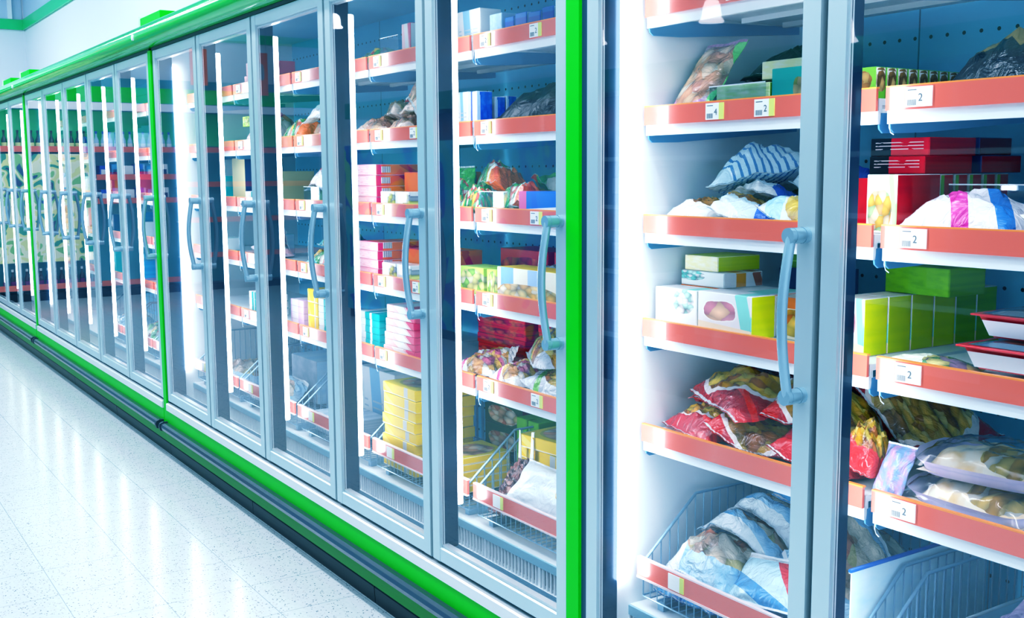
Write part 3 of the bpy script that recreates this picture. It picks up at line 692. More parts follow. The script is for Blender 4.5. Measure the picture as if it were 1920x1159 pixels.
# fourth shelf
carton('food_carton', 'white carton at the left end of the fourth shelf front', 0, 4, .064, .226, .222, .300, .106, c_whitec, c_whitec, c_pict)
carton('food_carton', 'carton with pink jelly squares and a lime yellow side', 0, 4, .229, .419, .224, .307, .108, c_pict, c_lime, c_pict)
carton('food_carton', 'orange fruit carton half hidden by the door handle', 0, 4, .425, .60, .312, .39, .105, c_orang, c_lime, c_orang)
carton('food_carton', 'picture-topped carton behind the jelly carton, carrying two flat cartons', 0, 4, .064, .412, .312, .46, .106, c_orang, c_whitec, c_pict)
carton('food_carton', 'flat white mint carton with an orange patch on its side', 0, 4, .067, .234, .312, .455, .040, c_stkw, c_stkw_s)
carton('food_carton', 'flat pale yellow and lime carton on top of the white mint carton', 0, 4, .070, .200, .322, .478, .041, c_ltop, c_lime)
carton('food_carton', 'dark blue carton at the back of the fourth shelf', 0, 4, .25, .42, .50, .62, .156, c_navy, c_navy)
carton('food_carton', 'small green carton lying on the dark blue carton', 0, 4, .25, .36, .51, .61, .042, c_limeb, c_green)
# fifth shelf: heap of red bags
NG = 'red noodle bags heaped on the fifth shelf'
for k, (cx, cy, w, l, t, mt, yw, lb) in enumerate((
        (.195, .300, .24, .18, .072, p_red, -14, 'red noodle bag at the left end, its pink corner sticking out'),
        (.39, .300, .25, .19, .062, p_red2, 10, 'red noodle bag lying low along the middle of the front rail'),
        (.61, .300, .24, .19, .068, p_red, 6, 'red noodle bag low in front of the door handle bracket'),
        (.21, .46, .28, .24, .068, p_red2, 12, 'red noodle bag behind the leftmost one'),
        (.50, .47, .30, .24, .075, p_red, -8, 'red noodle bag behind the lower handle bracket'),
        (.29, .35, .32, .22, .052, p_red, -22, 'red noodle bag sloping forward over the front ones'),
        (.55, .37, .28, .20, .050, p_red2, 18, 'red noodle bag sloping forward beside the door frame'),
        (.38, .53, .36, .26, .055, p_red, 10, 'red noodle bag on top of the heap, golden window upward'))):
    bag('noodle_bag', lb, 0, 5, cx, cy, w, l, t, mt, yw, NG, seed=21 + k, wr=.32)
# wire basket of pizza bags
basket('wire basket of blue silver pizza bags under the red bags', 0)
PG = 'pizza bags in the basket'
for k, (cx, cy, w, l, t, mt, yw, lb) in enumerate((
        (.22, .30, .26, .22, .085, p_pizzab, 6, 'blue pizza bag at the bottom front of the basket'),
        (.56, .34, .36, .28, .09, p_pizza, -4, 'pizza bag under the red-cornered bag'),
        (.27, .58, .30, .26, .10, p_pizza2, 3, 'pizza bag at the bottom back of the basket'),
        (.58, .60, .32, .24, .10, p_pizzab, -6, 'blue bag in the back corner of the basket'),
        (.24, .31, .27, .22, .085, p_pizza2, -6, 'crinkled clear pizza bag against the basket front rail'),
        (.31, .43, .36, .2, .075, p_pizza, 5, 'white-edged pizza bag in the second layer of the pile'),
        (.32, .50, .36, .22, .08, p_pizza, -5, 'silver pizza bag in the third layer of the pile'),
        (.46, .58, .36, .24, .09, p_pizzab, 12, 'dark blue pizza bag on top of the pile at the back'),
        (.60, .42, .28, .24, .060, p_pizza2, -14, 'clear pizza bag beside the white liner'))):
    bag('pizza_bag', lb, 0, 0, cx, cy, w, l, t, mt, yw, PG, seed=30 + k)
pouch('frozen_bag', 'pale bag with a bold red corner tucked behind the basket rail', (.52, .185, Z0 + .232), .34, .15, .035, p_redwhite, (40, -10, -6), seed=45)
bm = B(); bx(bm, 0, .003, .19, .70, .14, .405); bx(bm, -.006, .0, .19, .70, .400, .405)
lin = tag(ob('basket_liner', bm, P('white_plastic_liner', (.70, .88, .97), mottle=(.56, .80, .95), ax='yz', rough=.35), loc=(.772, 0, Z0)), 'white plastic sheet lining the right side of the pizza basket', 'liner')
bm = B(); tube(bm, [(.0015, .185, .408), (.0015, .70, .408)], .005, 6); ob('clip_rail', bm, M('navy_clip_rail', (.01, .08, .35), .3), lin)

# ================================================================== second door right of the post (bay 1) and what stands across the seam
for k in range(9):
    y0 = .242 + k * .0365
    carton('snack_pack', ('%s small pack with brown round picture in the row behind the orange rail' % ['foremost', 'second', 'third', 'fourth', 'fifth', 'sixth', 'seventh', 'eighth', 'rearmost'][k]), 0, 2, .672, .752, y0, y0 + .034, .072, c_eggf, c_egg, group='row of small picture packs')
bag('meat_pack', 'dark pack with a brown label heaped at the right end of the second shelf', 1, 2, 1.02, .40, .28, .24, .125, P('black_pack_brown_label', (.006, .010, .018), bands=[('v', .25, .60, (.34, .22, .07), .3)], ax='xy', rough=.2, bump=.3, coat=.6), -10, seed=51)
# third shelf
RB = 'red dumpling cartons'
carton('food_carton', 'tall red carton left of the dumpling picture carton', 0, 3, .678, .744, .26, .60, .118, c_red, c_red, group=RB)
carton('food_carton', 'standing carton with a dumpling picture and red side', 0, 3, .750, .828, .228, .375, .126, c_redp, c_red, c_red, group=RB)
for k in range(5):
    y0 = .385 + k * .052
    o = carton('food_carton', '%s red carton with a thin green edge behind the dumpling carton' % ['first', 'second', 'third', 'fourth', 'fifth'][k], 0, 3, .748, .822, y0, y0 + .044, .1255, c_redp, c_red, c_red, group=RB)
    bm = B(); bx(bm, .0372, .0384, -.0218, -.012, .002, .123); ob('green_edge', bm, c_gedge, o)
carton('food_carton', 'flat red carton with a black end, under its twin', 0, 3, .673, .819, .330, .500, .039, c_redf, c_red, group=RB)
carton('food_carton', 'flat red carton with a black end, topmost of the red stack', 0, 3, .663, .818, .345, .513, .040, c_redf, c_red, group=RB)
carton('food_carton', 'flat dark red carton with a black corner behind the red stack', 0, 3, .690, .825, .525, .68, .040, c_navy, c_red, group=RB, dz=1.287)
carton('food_carton', 'flat dark red carton, rear of the red stack and level with its top', 0, 3, .690, .812, .535, .66, .040, c_navy, c_maroon, group=RB)
bag('frozen_bag', 'white bag with a pink swirl and blue stripe behind the orange rail', 1, 3, .965, .288, .27, .15, .085, p_pink, -4, seed=61)
bag('frozen_bag', 'white bag with a red panel beside the pink swirl bag', 1, 3, 1.22, .30, .22, .18, .085, p_redlet, 6, seed=62)
bag('frozen_bag', 'blue and white bag heaped at the back of the third shelf', 1, 3, 1.14, .55, .30, .24, .10, p_label, -10, seed=63)
bag('frozen_bag', 'white bag on top of the blue and white bag', 1, 3, 1.16, .53, .28, .22, .09, p_pink, 15, seed=64)
divider('clear divider behind the pink swirl bag', .84, 1.34, .388, 1.1605, .105, .008)
# fourth shelf
YG = 'row of yellow-green cartons'
for k in range(6):
    y0 = .246 + k * .0832
    carton('food_carton', '%s yellow-green carton in the row under the big green carton' % ['foremost', 'second', 'third', 'fourth', 'fifth', 'rearmost'][k], 0, 4, .662, .740, y0, y0 + .081, .131, c_pict, (c_olive if k else c_lime) if k < 4 else c_green, c_orang, group=YG)
carton('food_carton', 'big green carton lying across the yellow-green row', 0, 4, .672, .842, .402, .536, .064, c_green, c_green, dz=1.013)
bag('food_sleeve', 'flat green and white packet lying along the rail below the yellow-green row', 1, 4, .905, .262, .20, .11, .022, P('flat_packet_print', (.80, .88, .74), [(.9, .8, .3), (.25, .5, .2), (.5, .3, .45)], (.75, .5, .3, .4), ax='xy', scale=(6, 5), rough=.2, bump=.2, coat=.5, bands=[('v', .8, 1, (.02, .42, .22), 0)]), -8, seed=71)
def tray(label, b, lv, x0, x1, y0, y1, h, dz=None):
    F = field(b, lv); z = max(F.at(x0 + (x1 - x0) * i / 8, y0 + (y1 - y0) * j / 8) for i in range(9) for j in range(9)) + .001
    for i in range(30):
        for j in range(30): F.put(x0 + (x1 - x0) * i / 29, y0 + (y1 - y0) * j / 29, z + h, 0)
    t = thing('meal_tray', label, 'tray', ((x0 + x1) / 2, (y0 + y1) / 2, z), 0, 'red and white meal trays')
    w, d = (x1 - x0) / 2, (y1 - y0) / 2; k = .82
    bm = B(); lo = [bm.verts.new((sx * w * k, sy * d * k, 0)) for sx, sy in ((-1, -1), (1, -1), (1, 1), (-1, 1))]; hi = [bm.verts.new((sx * w, sy * d, h - .003)) for sx, sy in ((-1, -1), (1, -1), (1, 1), (-1, 1))]
    bm.faces.new(lo[::-1]); bm.faces.new(hi)
    for i in range(4): bm.faces.new((lo[i], lo[(i + 1) % 4], hi[(i + 1) % 4], hi[i]))
    ob('tray_body', bm, M('red_tray_board', (.72, .0, .015), .3, coat=.4), t)
    bm = B(); bx(bm, -w - .012, w + .012, -d - .012, d + .012, h - .004, h); ob('rim', bm, M('red_tray_board', (.72, .0, .015)), t, bevel=.0015)
    bm = B(); q = .035
    vv = [bm.verts.new(p) for p in ((-w * .86, -d * .86 - .004, .004), (w * .86, -d * .86 - .004, .004), (w * .98, -d * .97 - .006, h - .012), (-w * .93, -d * .97 - .006, h - .012))]; bm.faces.new(vv)
    ob('white_band', bm, m_white, t)
    bm = B(); n = 12
    g = [[bm.verts.new(((i / n - .5) * 2 * w * .96, (j / n - .5) * 2 * d * .96, h + .001 + .010 * (max(0, 1 - (2 * i / n - 1) ** 4) * max(0, 1 - (2 * j / n - 1) ** 4)) ** .5)) for i in range(n + 1)] for j in range(n + 1)]
    for j in range(n):
        for i in range(n): bm.faces.new((g[j][i], g[j][i + 1], g[j + 1][i + 1], g[j + 1][i])).smooth = True
    ob('film_lid', bm, P('grey_film_lid', (.10, .14, .20), MEAT, (.5, .5, .4, .4), ax='xy', scale=(4, 4), rough=.1, coat=1), t)
    for i in range(20):
        for j in range(20): F.put(x0 + (x1 - x0) * i / 19, y0 + (y1 - y0) * j / 19, z + h + .013, 0)
    return t
tray('red and white meal tray under its twin at the right of the fourth shelf', 1, 4, 1.00, 1.28, .23, .42, .048)
tray('red and white meal tray on top of its twin', 1, 4, 1.01, 1.29, .26, .45, .048)
# fifth shelf
def naan(label, b, lv, cx, cy, w, l, yaw, seed, dz=None):
    F = field(b, lv); c_, s_ = math.cos(R(yaw)), math.sin(R(yaw)); h = .030
    def wp(u, v): return cx + u * c_ - v * s_, cy + u * s_ + v * c_
    z = max(F.at(*wp((i / 8 - .5) * w, (j / 8 - .5) * l)) for i in range(9) for j in range(9)) + .001
    t = thing('flatbread_pack', label, 'bread pack', (cx, cy, z), R(yaw), 'flatbread packs in lavender trays')
    m = P('lavender_tray_board', (.66, .58, .80), mottle=(.74, .68, .86), ax='xy', rough=.35)
    bm = B(); n = 10
    def ring(k, zz): return [bm.verts.new((w / 2 * k * math.copysign(abs(math.cos(a)) ** .45, math.cos(a)), l / 2 * k * math.copysign(abs(math.sin(a)) ** .45, math.sin(a)), zz + .016 * abs(math.cos(a)) ** 8 * (k > .98))) for a in [2 * math.pi * q / 40 for q in range(40)]]
    r0, r1, r2 = ring(.86, 0), ring(.90, .016), ring(1.0, h)
    bm.faces.new(r0[::-1])
    for a, c in ((r0, r1), (r1, r2)):
        for q in range(40): bm.faces.new((a[q], a[(q + 1) % 40], c[(q + 1) % 40], c[q])).smooth = True
    ob('paper_tray', bm, m, t, recalc=False)
    rr = Vector((seed * 3.1, 7, 1)); bm = B(); N_ = 26
    g = []
    for j in range(N_ + 1):
        row = []
        for i in range(N_ + 1):
            u, v = 2 * i / N_ - 1, 2 * j / N_ - 1; e = max(0, 1 - (abs(u) ** 2.6 + abs(v) ** 2.6))
            row.append(bm.verts.new((u * w * .43, v * l * .43, .006 + e ** .4 * .045 * (1 + .3 * noise.noise(Vector((u * 3, v * 3, 0)) + rr)))))
        g.append(row)
    for j in range(N_):
        for i in range(N_): bm.faces.new((g[j][i], g[j][i + 1], g[j + 1][i + 1], g[j + 1][i])).smooth = True
    ob('flatbread', bm, P('charred_flatbread', (.93, .86, .66), BRD[1:2] + [(.86, .60, .16), (.93, .84, .62), (.66, .34, .06)], (.68, .45, .26, .40), ax='xy', scale=(11, 3), rough=.5, mottle=(.84, .60, .26)), t)
    bm = B(); g = []
    for j in range(N_ + 1):
        row = []
        for i in range(N_ + 1):
            u, v = 2 * i / N_ - 1, 2 * j / N_ - 1; e = max(0, (1 - abs(u) ** 4) * (1 - abs(v) ** 4))
            row.append(bm.verts.new((u * w * .47, v * l * .47, .018 + e ** .5 * .048 * (1 + .22 * noise.noise(Vector((u * 5, v * 5, 4)) + rr)) + .006 * noise.noise(Vector((u * 12, v * 12, 2)) + rr))))
        g.append(row)
    for j in range(N_):
        for i in range(N_): bm.faces.new((g[j][i], g[j][i + 1], g[j + 1][i + 1], g[j + 1][i])).smooth = True
    ob('clear_film', bm, m_film, t)
    for i in range(40):
        for j in range(40): F.put(*wp((i / 39 - .5) * w, (j / 39 - .5) * l), z + h + .035 * max(0, 1 - (abs(2 * i / 39 - 1)) ** 4) * max(0, 1 - abs(2 * j / 39 - 1) ** 4), 0)
    return t
m_film = glass_mat('crinkled_clear_film', (.97, .97, 1), 1.6, .15)
naan('lavender flatbread pack lying lowest behind the fifth rail', 1, 5, 1.015, .330, .31, .24, -4, 1)
naan('lavender flatbread pack tilted on top of the lower one', 1, 5, 1.01, .365, .31, .25, 8, 2)
naan('lavender flatbread pack at the back of the fifth shelf', 1, 5, 1.27, .64, .30, .24, -8, 3)
bag('noodle_bag', 'red bag under the ridged pasta bag', 0, 5, .70, .62, .20, .24, .060, p_red2, 8, seed=81, group=None)
bag('noodle_bag', 'small noodle pack with peppers at the right end behind the rail', 0, 5, .755, .262, .09, .11, .10, P('noodle_pepper_pack', (.62, .02, .02), FRY, (.5, .55, .44, .4), ax='xy', scale=(6, 12), rough=.14, bump=.4, coat=.8), 0, seed=82)
bag('pasta_bag', 'bag of golden ridged pasta with a dark red border', 0, 5, .715, .52, .22, .28, .095, P('ridged_pasta_bag', (.38, .005, .015), GOLD, (.48, .45, .42, .38), ax='xy', scale=(9, 22), rim=(.80, .72, .68), rough=.14, bump=.4, coat=.8), -6, seed=83)
pouch('frozen_bag', 'lilac and clear flat pack between the noodle pack and the flatbread', (.838, .215, Z0 + .592), .075, .12, .02, P('lilac_flat_pack', (.25, .38, .66), mottle=(.55, .30, .55), ax='xy', rough=.14, bump=.4, coat=.8), (62, 0, 0), seed=84)
basket('wire basket right of the white liner', 1)
bag('frozen_bag', 'lilac clear bag in the basket right of the white liner', 1, 0, 1.16, .40, .46, .38, .24, p_purple, 5, seed=91)
bm = B(); bx(bm, 0, .003, .30, .72, .136, .275); l2 = tag(ob('basket_liner', bm, D.materials['white_plastic_liner'], loc=(.895, 0, Z0)), 'low white plastic sheet inside the lilac bag basket', 'liner')
bm = B(); tube(bm, [(.0015, .295, .278), (.0015, .715, .278)], .004, 6); ob('rolled_edge', bm, m_white, l2)

# ================================================================== first door left of the post (bay -1)
carton('food_carton', 'big white carton on the top shelf left of the pale blue carton', -2, 1, -.985, -.838, .225, .31, .116, c_white, c_whitec)
carton('food_carton', 'pale blue carton on the top shelf beside the big white one', -1, 1, -.803, -.728, .242, .33, .088, c_palebl, c_palebl)
BL = 'small blue cartons on the top shelf'
for k, (x0, x1) in enumerate(((-.70, -.648), (-.640, -.575), (-.566, -.50), (-.49, -.43), (-.42, -.36))):
    carton('food_carton', '%s small blue carton right of the pale blue one' % ['first', 'second', 'third', 'fourth', 'fifth'][k], -1, 1, x0, x1, .235, .30, .066 + .006 * (k % 2), c_blue, c_palebl if k % 2 else c_deepb, group=BL)
carton('food_carton', 'white slim carton standing first on the second shelf row', -2, 2, -.985, -.918, .222, .29, .126, c_white, c_whitec)
carton('food_carton', 'lavender and white slim carton next to the deep blue row', -2, 2, -.912, -.858, .222, .285, .124, c_lav, c_deepb)
for k in range(9):
    y0 = .298 + k * .046
    carton('food_carton', '%s deep blue slim carton in the row behind the black bag' % ['first', 'second', 'third', 'fourth', 'fifth', 'sixth', 'seventh', 'eighth', 'ninth'][k], -2, 2, -.945, -.862, y0, y0 + .042, .108 + .004 * (k % 2), c_lav, c_deepb, group='row of deep blue cartons')
bag('frozen_bag', 'shiny black bag with a pale blue stripe sloping across the second shelf', -1, 2, -.55, .37, .44, .32, .14, p_black, 12, seed=101)
pouch('vegetable_bag', 'lime green bag leaning at the left end beside the orange bag', (-1.13, .32, Z0 + 1.163), .10, .16, .05, p_greenbag, (80, 0, 10), seed=103)
bag('vegetable_bag', 'white vegetable packet leaning in front of the orange bag', -2, 3, -.91, .262, .13, .11, .085, P('white_leaf_packet', (.88, .92, .86), VEG, (.5, .5, .48, .48), ax='xy', scale=(16, 16), rim=(.9, .94, .88), rough=.2, bump=.3, coat=.6), 8, seed=104)
bag('vegetable_bag', 'orange and yellow bag with a white vegetable print front', -2, 3, -.945, .385, .26, .2, .135, p_orange, -6, seed=102)
carton('food_carton', 'blue carton with a pink end and a white wave', -1, 3, -.615, -.40, .228, .33, .076, c_bluepk, c_bluepk)
bag('vegetable_bag', 'small orange bag between the clear divider and the blue carton', -1, 3, -.71, .30, .17, .14, .09, p_orange, 14, seed=113)
bag('vegetable_bag', 'dark orange bag at the back of the third shelf', -1, 3, -.60, .50, .30, .24, .13, p_orange, 20, seed=105)
divider('low clear divider in front of the small orange bag', -.80, -.63, .192, 1.161, .075)
carton('food_carton', 'lime vegetable carton at the front of the fourth shelf', -2, 4, -.985, -.828, .222, .33, .092, c_ygp, c_ygp)
carton('food_carton', 'lime vegetable carton beside the white yellow one', -1, 4, -.804, -.742, .222, .33, .092, c_ygp, c_ygp)
carton('food_carton', 'white and yellow carton with blue picture squares', -1, 4, -.738, -.39, .222, .33, .106, c_ywp, c_yel)
carton('food_carton', 'long red carton lying at the back of the fourth shelf', -1, 4, -.80, -.40, .50, .66, .136, c_redbr, c_red, group='red cartons at the back')
carton('food_carton', 'red carton behind the lime vegetable carton', -2, 4, -1.15, -.84, .50, .66, .134, c_redbr, c_red, group='red cartons at the back')
bag('frozen_bag', 'thin clear packet lying behind the white and yellow carton', -1, 4, -.58, .41, .36, .14, .09, p_pizza2, 3, seed=106)
for k in range(5):
    carton('food_carton', 'bright red flat carton, %s of the left red stack' % ['lowest', 'second', 'third', 'fourth', 'topmost'][k], -2, 5, -1.16, -.84, .40 + .004 * (k % 2), .62, .037, c_redbr, c_redbr, group='bright red flat cartons')
for k in range(5):
    carton('food_carton', 'bright red flat carton, %s of the right red stack' % ['lowest', 'second', 'third', 'fourth', 'topmost'][k], -1, 5, -.80 + .004 * (k % 2), -.48, .43, .64, .037, c_redbr, c_redbr, group='bright red flat cartons')
carton('food_carton', 'magenta flat carton standing before the red stack', -1, 5, -.76, -.52, .385, .425, .09, c_magenta, c_magenta)
bag('vegetable_bag', 'mixed vegetable bag lying along the fifth rail', -2, 5, -.93, .272, .22, .14, .062, p_veg, 10, seed=107)
bag('vegetable_bag', 'mixed vegetable bag with a green print right of its twin', -1, 5, -.70, .272, .20, .14, .065, p_veg, -8, seed=108)
bag('corn_bag', 'silver bag of golden corn sticks lying front right on the fifth shelf', -1, 5, -.46, .280, .24, .17, .070, p_corn, 6, seed=109)
bag('corn_bag', 'silver bag of golden corn sticks on top of the other bags', -1, 5, -.57, .345, .26, .18, .090, p_corn, -28, seed=110)
basket('wire basket of tumbled yellow boxes left of the green post', -1)
YB = 'yellow boxes in the basket left of the post'
for k in range(6):
    carton('food_box', 'yellow flat box, %s in the tumbled basket' % ['lowest', 'second', 'third', 'fourth', 'fifth', 'topmost'][k], -1, 0, -.755 + .008 * (k % 3), -.46 + .008 * (k % 2), .315, .55, .045, c_yelf, c_yel, c_yelt, group=YB, yaw=(-2, 3, -4, 2, -3, 7)[k])
bag('sausage_bag', 'clear bag of dark sausages at the left of the tumbled basket', -1, 0, -.70, .235, .13, .11, .07, p_drkclr, 10, seed=111)
pouch('fries_bag', 'big smooth white bag with a small golden print leaning over the basket rail', (-.44, .19, Z0 + .222), .36, .15, .030, p_whitebag, (48, 4, 6), seed=114, wr=.1)

# ================================================================== second door left of the post (bay -2)
carton('food_carton', 'white and pink carton standing on the top shelf', -2, 1, -1.40, -1.33, .228, .30, .125, c_pinkw, c_whitec)
divider('clear divider on the top shelf beside the white and pink carton', -1.57, -1.42, .222, 1.7255, .09)
bag('frozen_bag', 'pale green bag lying behind the clear top divider', -3, 1, -1.74, .32, .22, .18, .07, p_greenbag, 0, seed=121)
CK = 'cookie bags'
for k, (b, cx, cy, w, l, t, yw, lb) in enumerate(((-2, -1.46, .29, .22, .16, .07, -10, 'cookie bag lying at the front of the second shelf'), (-3, -1.72, .29, .20, .16, .07, 12, 'cookie bag left of the shelf seam'), (-2, -1.45, .40, .24, .20, .08, 18, 'cookie bag behind the front cookie bag'), (-3, -1.72, .42, .22, .2, .1, -14, 'pale cookie bag heaped left of the seam'), (-2, -1.42, .38, .24, .2, .07, -16, 'cookie bag topmost of the heap'))):
    bag('cookie_bag', lb, b, 2, cx, cy, w, l, t, p_cookie, yw, CK, seed=122 + k)
for lv, n, nm in ((3, 4, 'third'), (4, 4, 'fourth')):
    for k in range(n):
        o = carton('food_carton', 'pink fronted carton with orange side, %s on the %s shelf' % (['lowest', 'second', 'third', 'topmost'][k], nm), -3, lv, -1.79 + .003 * (k % 2), -1.614 + .004 * (k % 2), .212, .43, .0425 if lv == 3 else .035, c_pinkf, c_orpk, c_orpk, group='pink and orange cartons')
        barcode(o, .0895, -.085, -.045, .010, .034)
m_ptray = P('pale_tray_print', (.82, .88, .90), [(.8, .85, .2), (.9, .92, .92), (.7, .8, .86)], (.8, .5, .3, .4), scale=(4, 4), rough=.25, coat=.5)
for lv, nm in ((3, 'third'), (4, 'fourth')):
    for k in range(2):
        carton('food_carton', 'pale tray carton, %s at the front of the %s shelf' % (['left one', 'right one'][k], nm), -2, lv, -1.578 + k * .125, -1.462 + k * .125, .215, .29, .066, m_ptray, m_ptray, group='pale tray cartons')
    carton('food_carton', 'orange carton behind the pale tray cartons on the %s shelf' % nm, -2, lv, -1.575, -1.28, .32, .50, .118 if lv == 4 else .14, c_orpk, c_orpk, group='orange cartons behind the trays')
for k in range(7):
    carton('food_carton', 'pink and white flat carton, %s in its stack of seven' % ['lowest', 'second', 'third', 'fourth', 'fifth', 'sixth', 'topmost'][k], -2, 5, -1.580 + .006 * k, -1.32, .215 + .003 * (k % 2), .40, .0272, c_pinkw, c_pinkw, group='pink and white flat cartons')
for k in range(5):
    carton('food_carton', 'teal striped carton, %s left of the pink and white stack' % ['lowest', 'second', 'third', 'fourth', 'topmost'][k], -3, 5, -1.82 + .006 * (k % 2), -1.632, .222, .36, .0275, c_tealb, c_tealb, group='teal cartons beside the pink stack')
basket('wire basket of stacked yellow boxes', -2)
for k in range(8):
    j = (0, .012, -.004, .010, .0, .006, .016, .004)[k]
    carton('food_box', 'yellow box, %s of the tall stack in the basket' % ['lowest', 'second', 'third', 'fourth', 'fifth', 'sixth', 'seventh', 'topmost'][k], -2, 0, -1.553 + j, -1.285 + j, .190 + (.004 if k % 2 else 0), .455, .0418, c_yelf, c_yel, c_yelt, group='tall stack of yellow boxes')
for k in range(3):
    carton('food_box', 'dark green pizza box, %s of three behind the basket rim' % ['lowest', 'middle', 'topmost'][k], -2, 0, -1.24, -.98, .48, .70, .1, c_dkgr, c_maroon, c_maroon, group='dark green pizza boxes')
for k in range(2):
    carton('food_box', 'lime green box, %s right of the dark pizza boxes' % ['left one', 'right one'][k], -2, 0, -.955 + k * .075, -.89 + k * .075, .44, .70, .27, c_limeb, c_limeb, c_limeb, group='lime green boxes', yaw=0)
for k in range(5):
    carton('food_box', 'pale yellow picture box, %s behind the dark sausages' % ['lowest', 'second', 'third', 'fourth', 'topmost'][k], -2, 0, -1.20 + .004 * (k % 2), -1.0, .20, .44, .026, c_ywp, c_yelf, c_yelt, group='pale picture boxes')

# ================================================================== third, fourth and fifth doors left of the post
bag('frozen_bag', 'yellow and white bag on the second shelf of the third door', -3, 2, -2.22, .30, .28, .18, .10, p_cookie, -12, seed=131)
bag('frozen_bag', 'white and blue bag sloping over the third door rail', -3, 2, -2.20, .27, .24, .13, .06, p_blue, 6, seed=132)
bag('frozen_bag', 'orange printed bag left of the seam on the second shelf', -4, 2, -2.50, .30, .22, .18, .10, p_orange, 6, seed=133)
bag('salad_bag', 'bright green bag on the third shelf of the third door', -3, 3, -2.18, .36, .30, .22, .15, p_greenbag, 10, seed=134)
bag('frozen_bag', 'red and white bag lying before the bright green bag', -3, 3, -2.22, .262, .26, .12, .05, p_redlet, -4, seed=135)
divider('clear divider before the red and white bag', -2.30, -2.02, .192, 1.161, .08)
bag('frozen_bag', 'teal vegetable bag at the front of the fourth shelf', -3, 4, -2.25, .31, .24, .20, .08, p_tealbag, 8, seed=136)
bag('frozen_bag', 'dark teal bag on top of the teal vegetable bag', -3, 4, -2.24, .38, .26, .24, .10, p_tealbag, -10, seed=137)
carton('food_carton', 'tall white card box with a pink edge beside the teal bags', -3, 4, -2.09, -1.95, .225, .30, .185, c_card, c_whitec)
for k in range(3):
    carton('food_carton', 'yellow packet, %s at the left of the fifth shelf' % ['lowest', 'middle', 'topmost'][k], -3, 5, -2.352, -2.24, .218, .36, .062, c_yelf, c_yel, group='yellow packets')
for k in range(5):
    carton('food_carton', '%s teal and white packet beside the yellow packets' % ['lowest', 'second', 'third', 'fourth', 'topmost'][k], -3, 5, -2.232, -2.05, .218, .33, .03, c_tealb, c_tealb, group='teal and white packets')
for k in range(4):
    carton('food_carton', 'lilac packet, %s left of the seam' % ['lowest', 'second', 'third', 'topmost'][k], -4, 5, -2.56, -2.41, .218, .33, .03, c_lilac, c_lilac, group='lilac packets')
basket('wire basket with a white box and grey packets', -3)
carton('food_box', 'large white box standing in the basket of the third door', -3, 0, -2.29, -1.95, .45, .70, .27, c_white, c_whitec, group=None)
for k in range(4):
    carton('food_box', 'grey packet, %s before the large white box' % ['lowest left', 'lowest right', 'upper left', 'upper right'][k], -3, 0, -2.26 + .17 * (k % 2), -2.10 + .17 * (k % 2), .20, .40, .045, c_grey, c_grey, group='grey packets')
for k in range(2):
    carton('food_carton', 'white and red flat box, %s on the top shelf of the fourth door' % ['lower', 'upper'][k], -4, 1, -3.10 + .03 * k, -2.86, .225, .40, .062, c_pinkw, c_pinkw, group='white and red boxes')
bag('frozen_bag', 'pink berry bag on the second shelf of the fourth door', -4, 2, -3.00, .34, .26, .22, .15, p_pinkbag, 8, seed=141)
carton('food_carton', 'small green and white packet before the pink berry bag', -4, 2, -3.12, -3.02, .215, .255, .05, c_ygp, c_ygp)
carton('food_carton', 'tan carton on the third shelf of the fourth door', -4, 3, -3.13, -2.85, .30, .48, .15, c_tan, c_tan)
carton('food_carton', 'white carton with teal stripes before the tan carton', -4, 3, -3.12, -2.86, .215, .285, .05, c_tealb, c_tealb)
carton('food_carton', 'dark navy carton left of the seam on the third shelf', -5, 3, -3.38, -3.19, .24, .45, .22, c_tan, c_navy)
carton('food_carton', 'pale teal carton on the fourth shelf of the fourth door', -4, 4, -3.12, -2.99, .30, .42, .11, c_tealb, c_palebl)
bag('frozen_bag', 'pink and white bag before the pale teal carton', -4, 4, -2.98, .275, .30, .16, .07, p_pinkbag, -8, seed=142)
for k in range(6):
    carton('food_carton', 'teal chequered packet, %s in the fourth door block' % ['lowest left', 'lowest right', 'middle left', 'middle right', 'upper left', 'upper right'][k], -4, 5, -3.12 + .13 * (k % 2), -3.0 + .13 * (k % 2), .215, .33, .036, c_tealb, c_whitec, group='teal chequered packets')
basket('wire basket of grey boxes under the teal packets', -4)
carton('food_box', 'long grey blue box in the basket of the fourth door', -4, 0, -3.08, -2.75, .42, .70, .22, c_grey, c_palebl)
bag('frozen_bag', 'silver bag in the basket of the fourth door', -4, 0, -2.95, .29, .34, .2, .09, p_pizza2, 0, seed=143)
carton('food_carton', 'white carton with mint print by the bright lamp panel', -5, 3, -3.66, -3.50, .24, .38, .13, c_stkw, c_tealb)
carton('food_carton', 'small mint carton on the fourth shelf by the lamp panel', -5, 4, -3.66, -3.54, .24, .34, .07, c_tealb, c_stkw)
basket('wire basket with one grey bag beside the bright lamp panel', -5)
bag('frozen_bag', 'grey silver bag alone in the basket by the lamp panel', -5, 0, -3.55, .36, .34, .3, .12, p_pizza2, 8, seed=144)

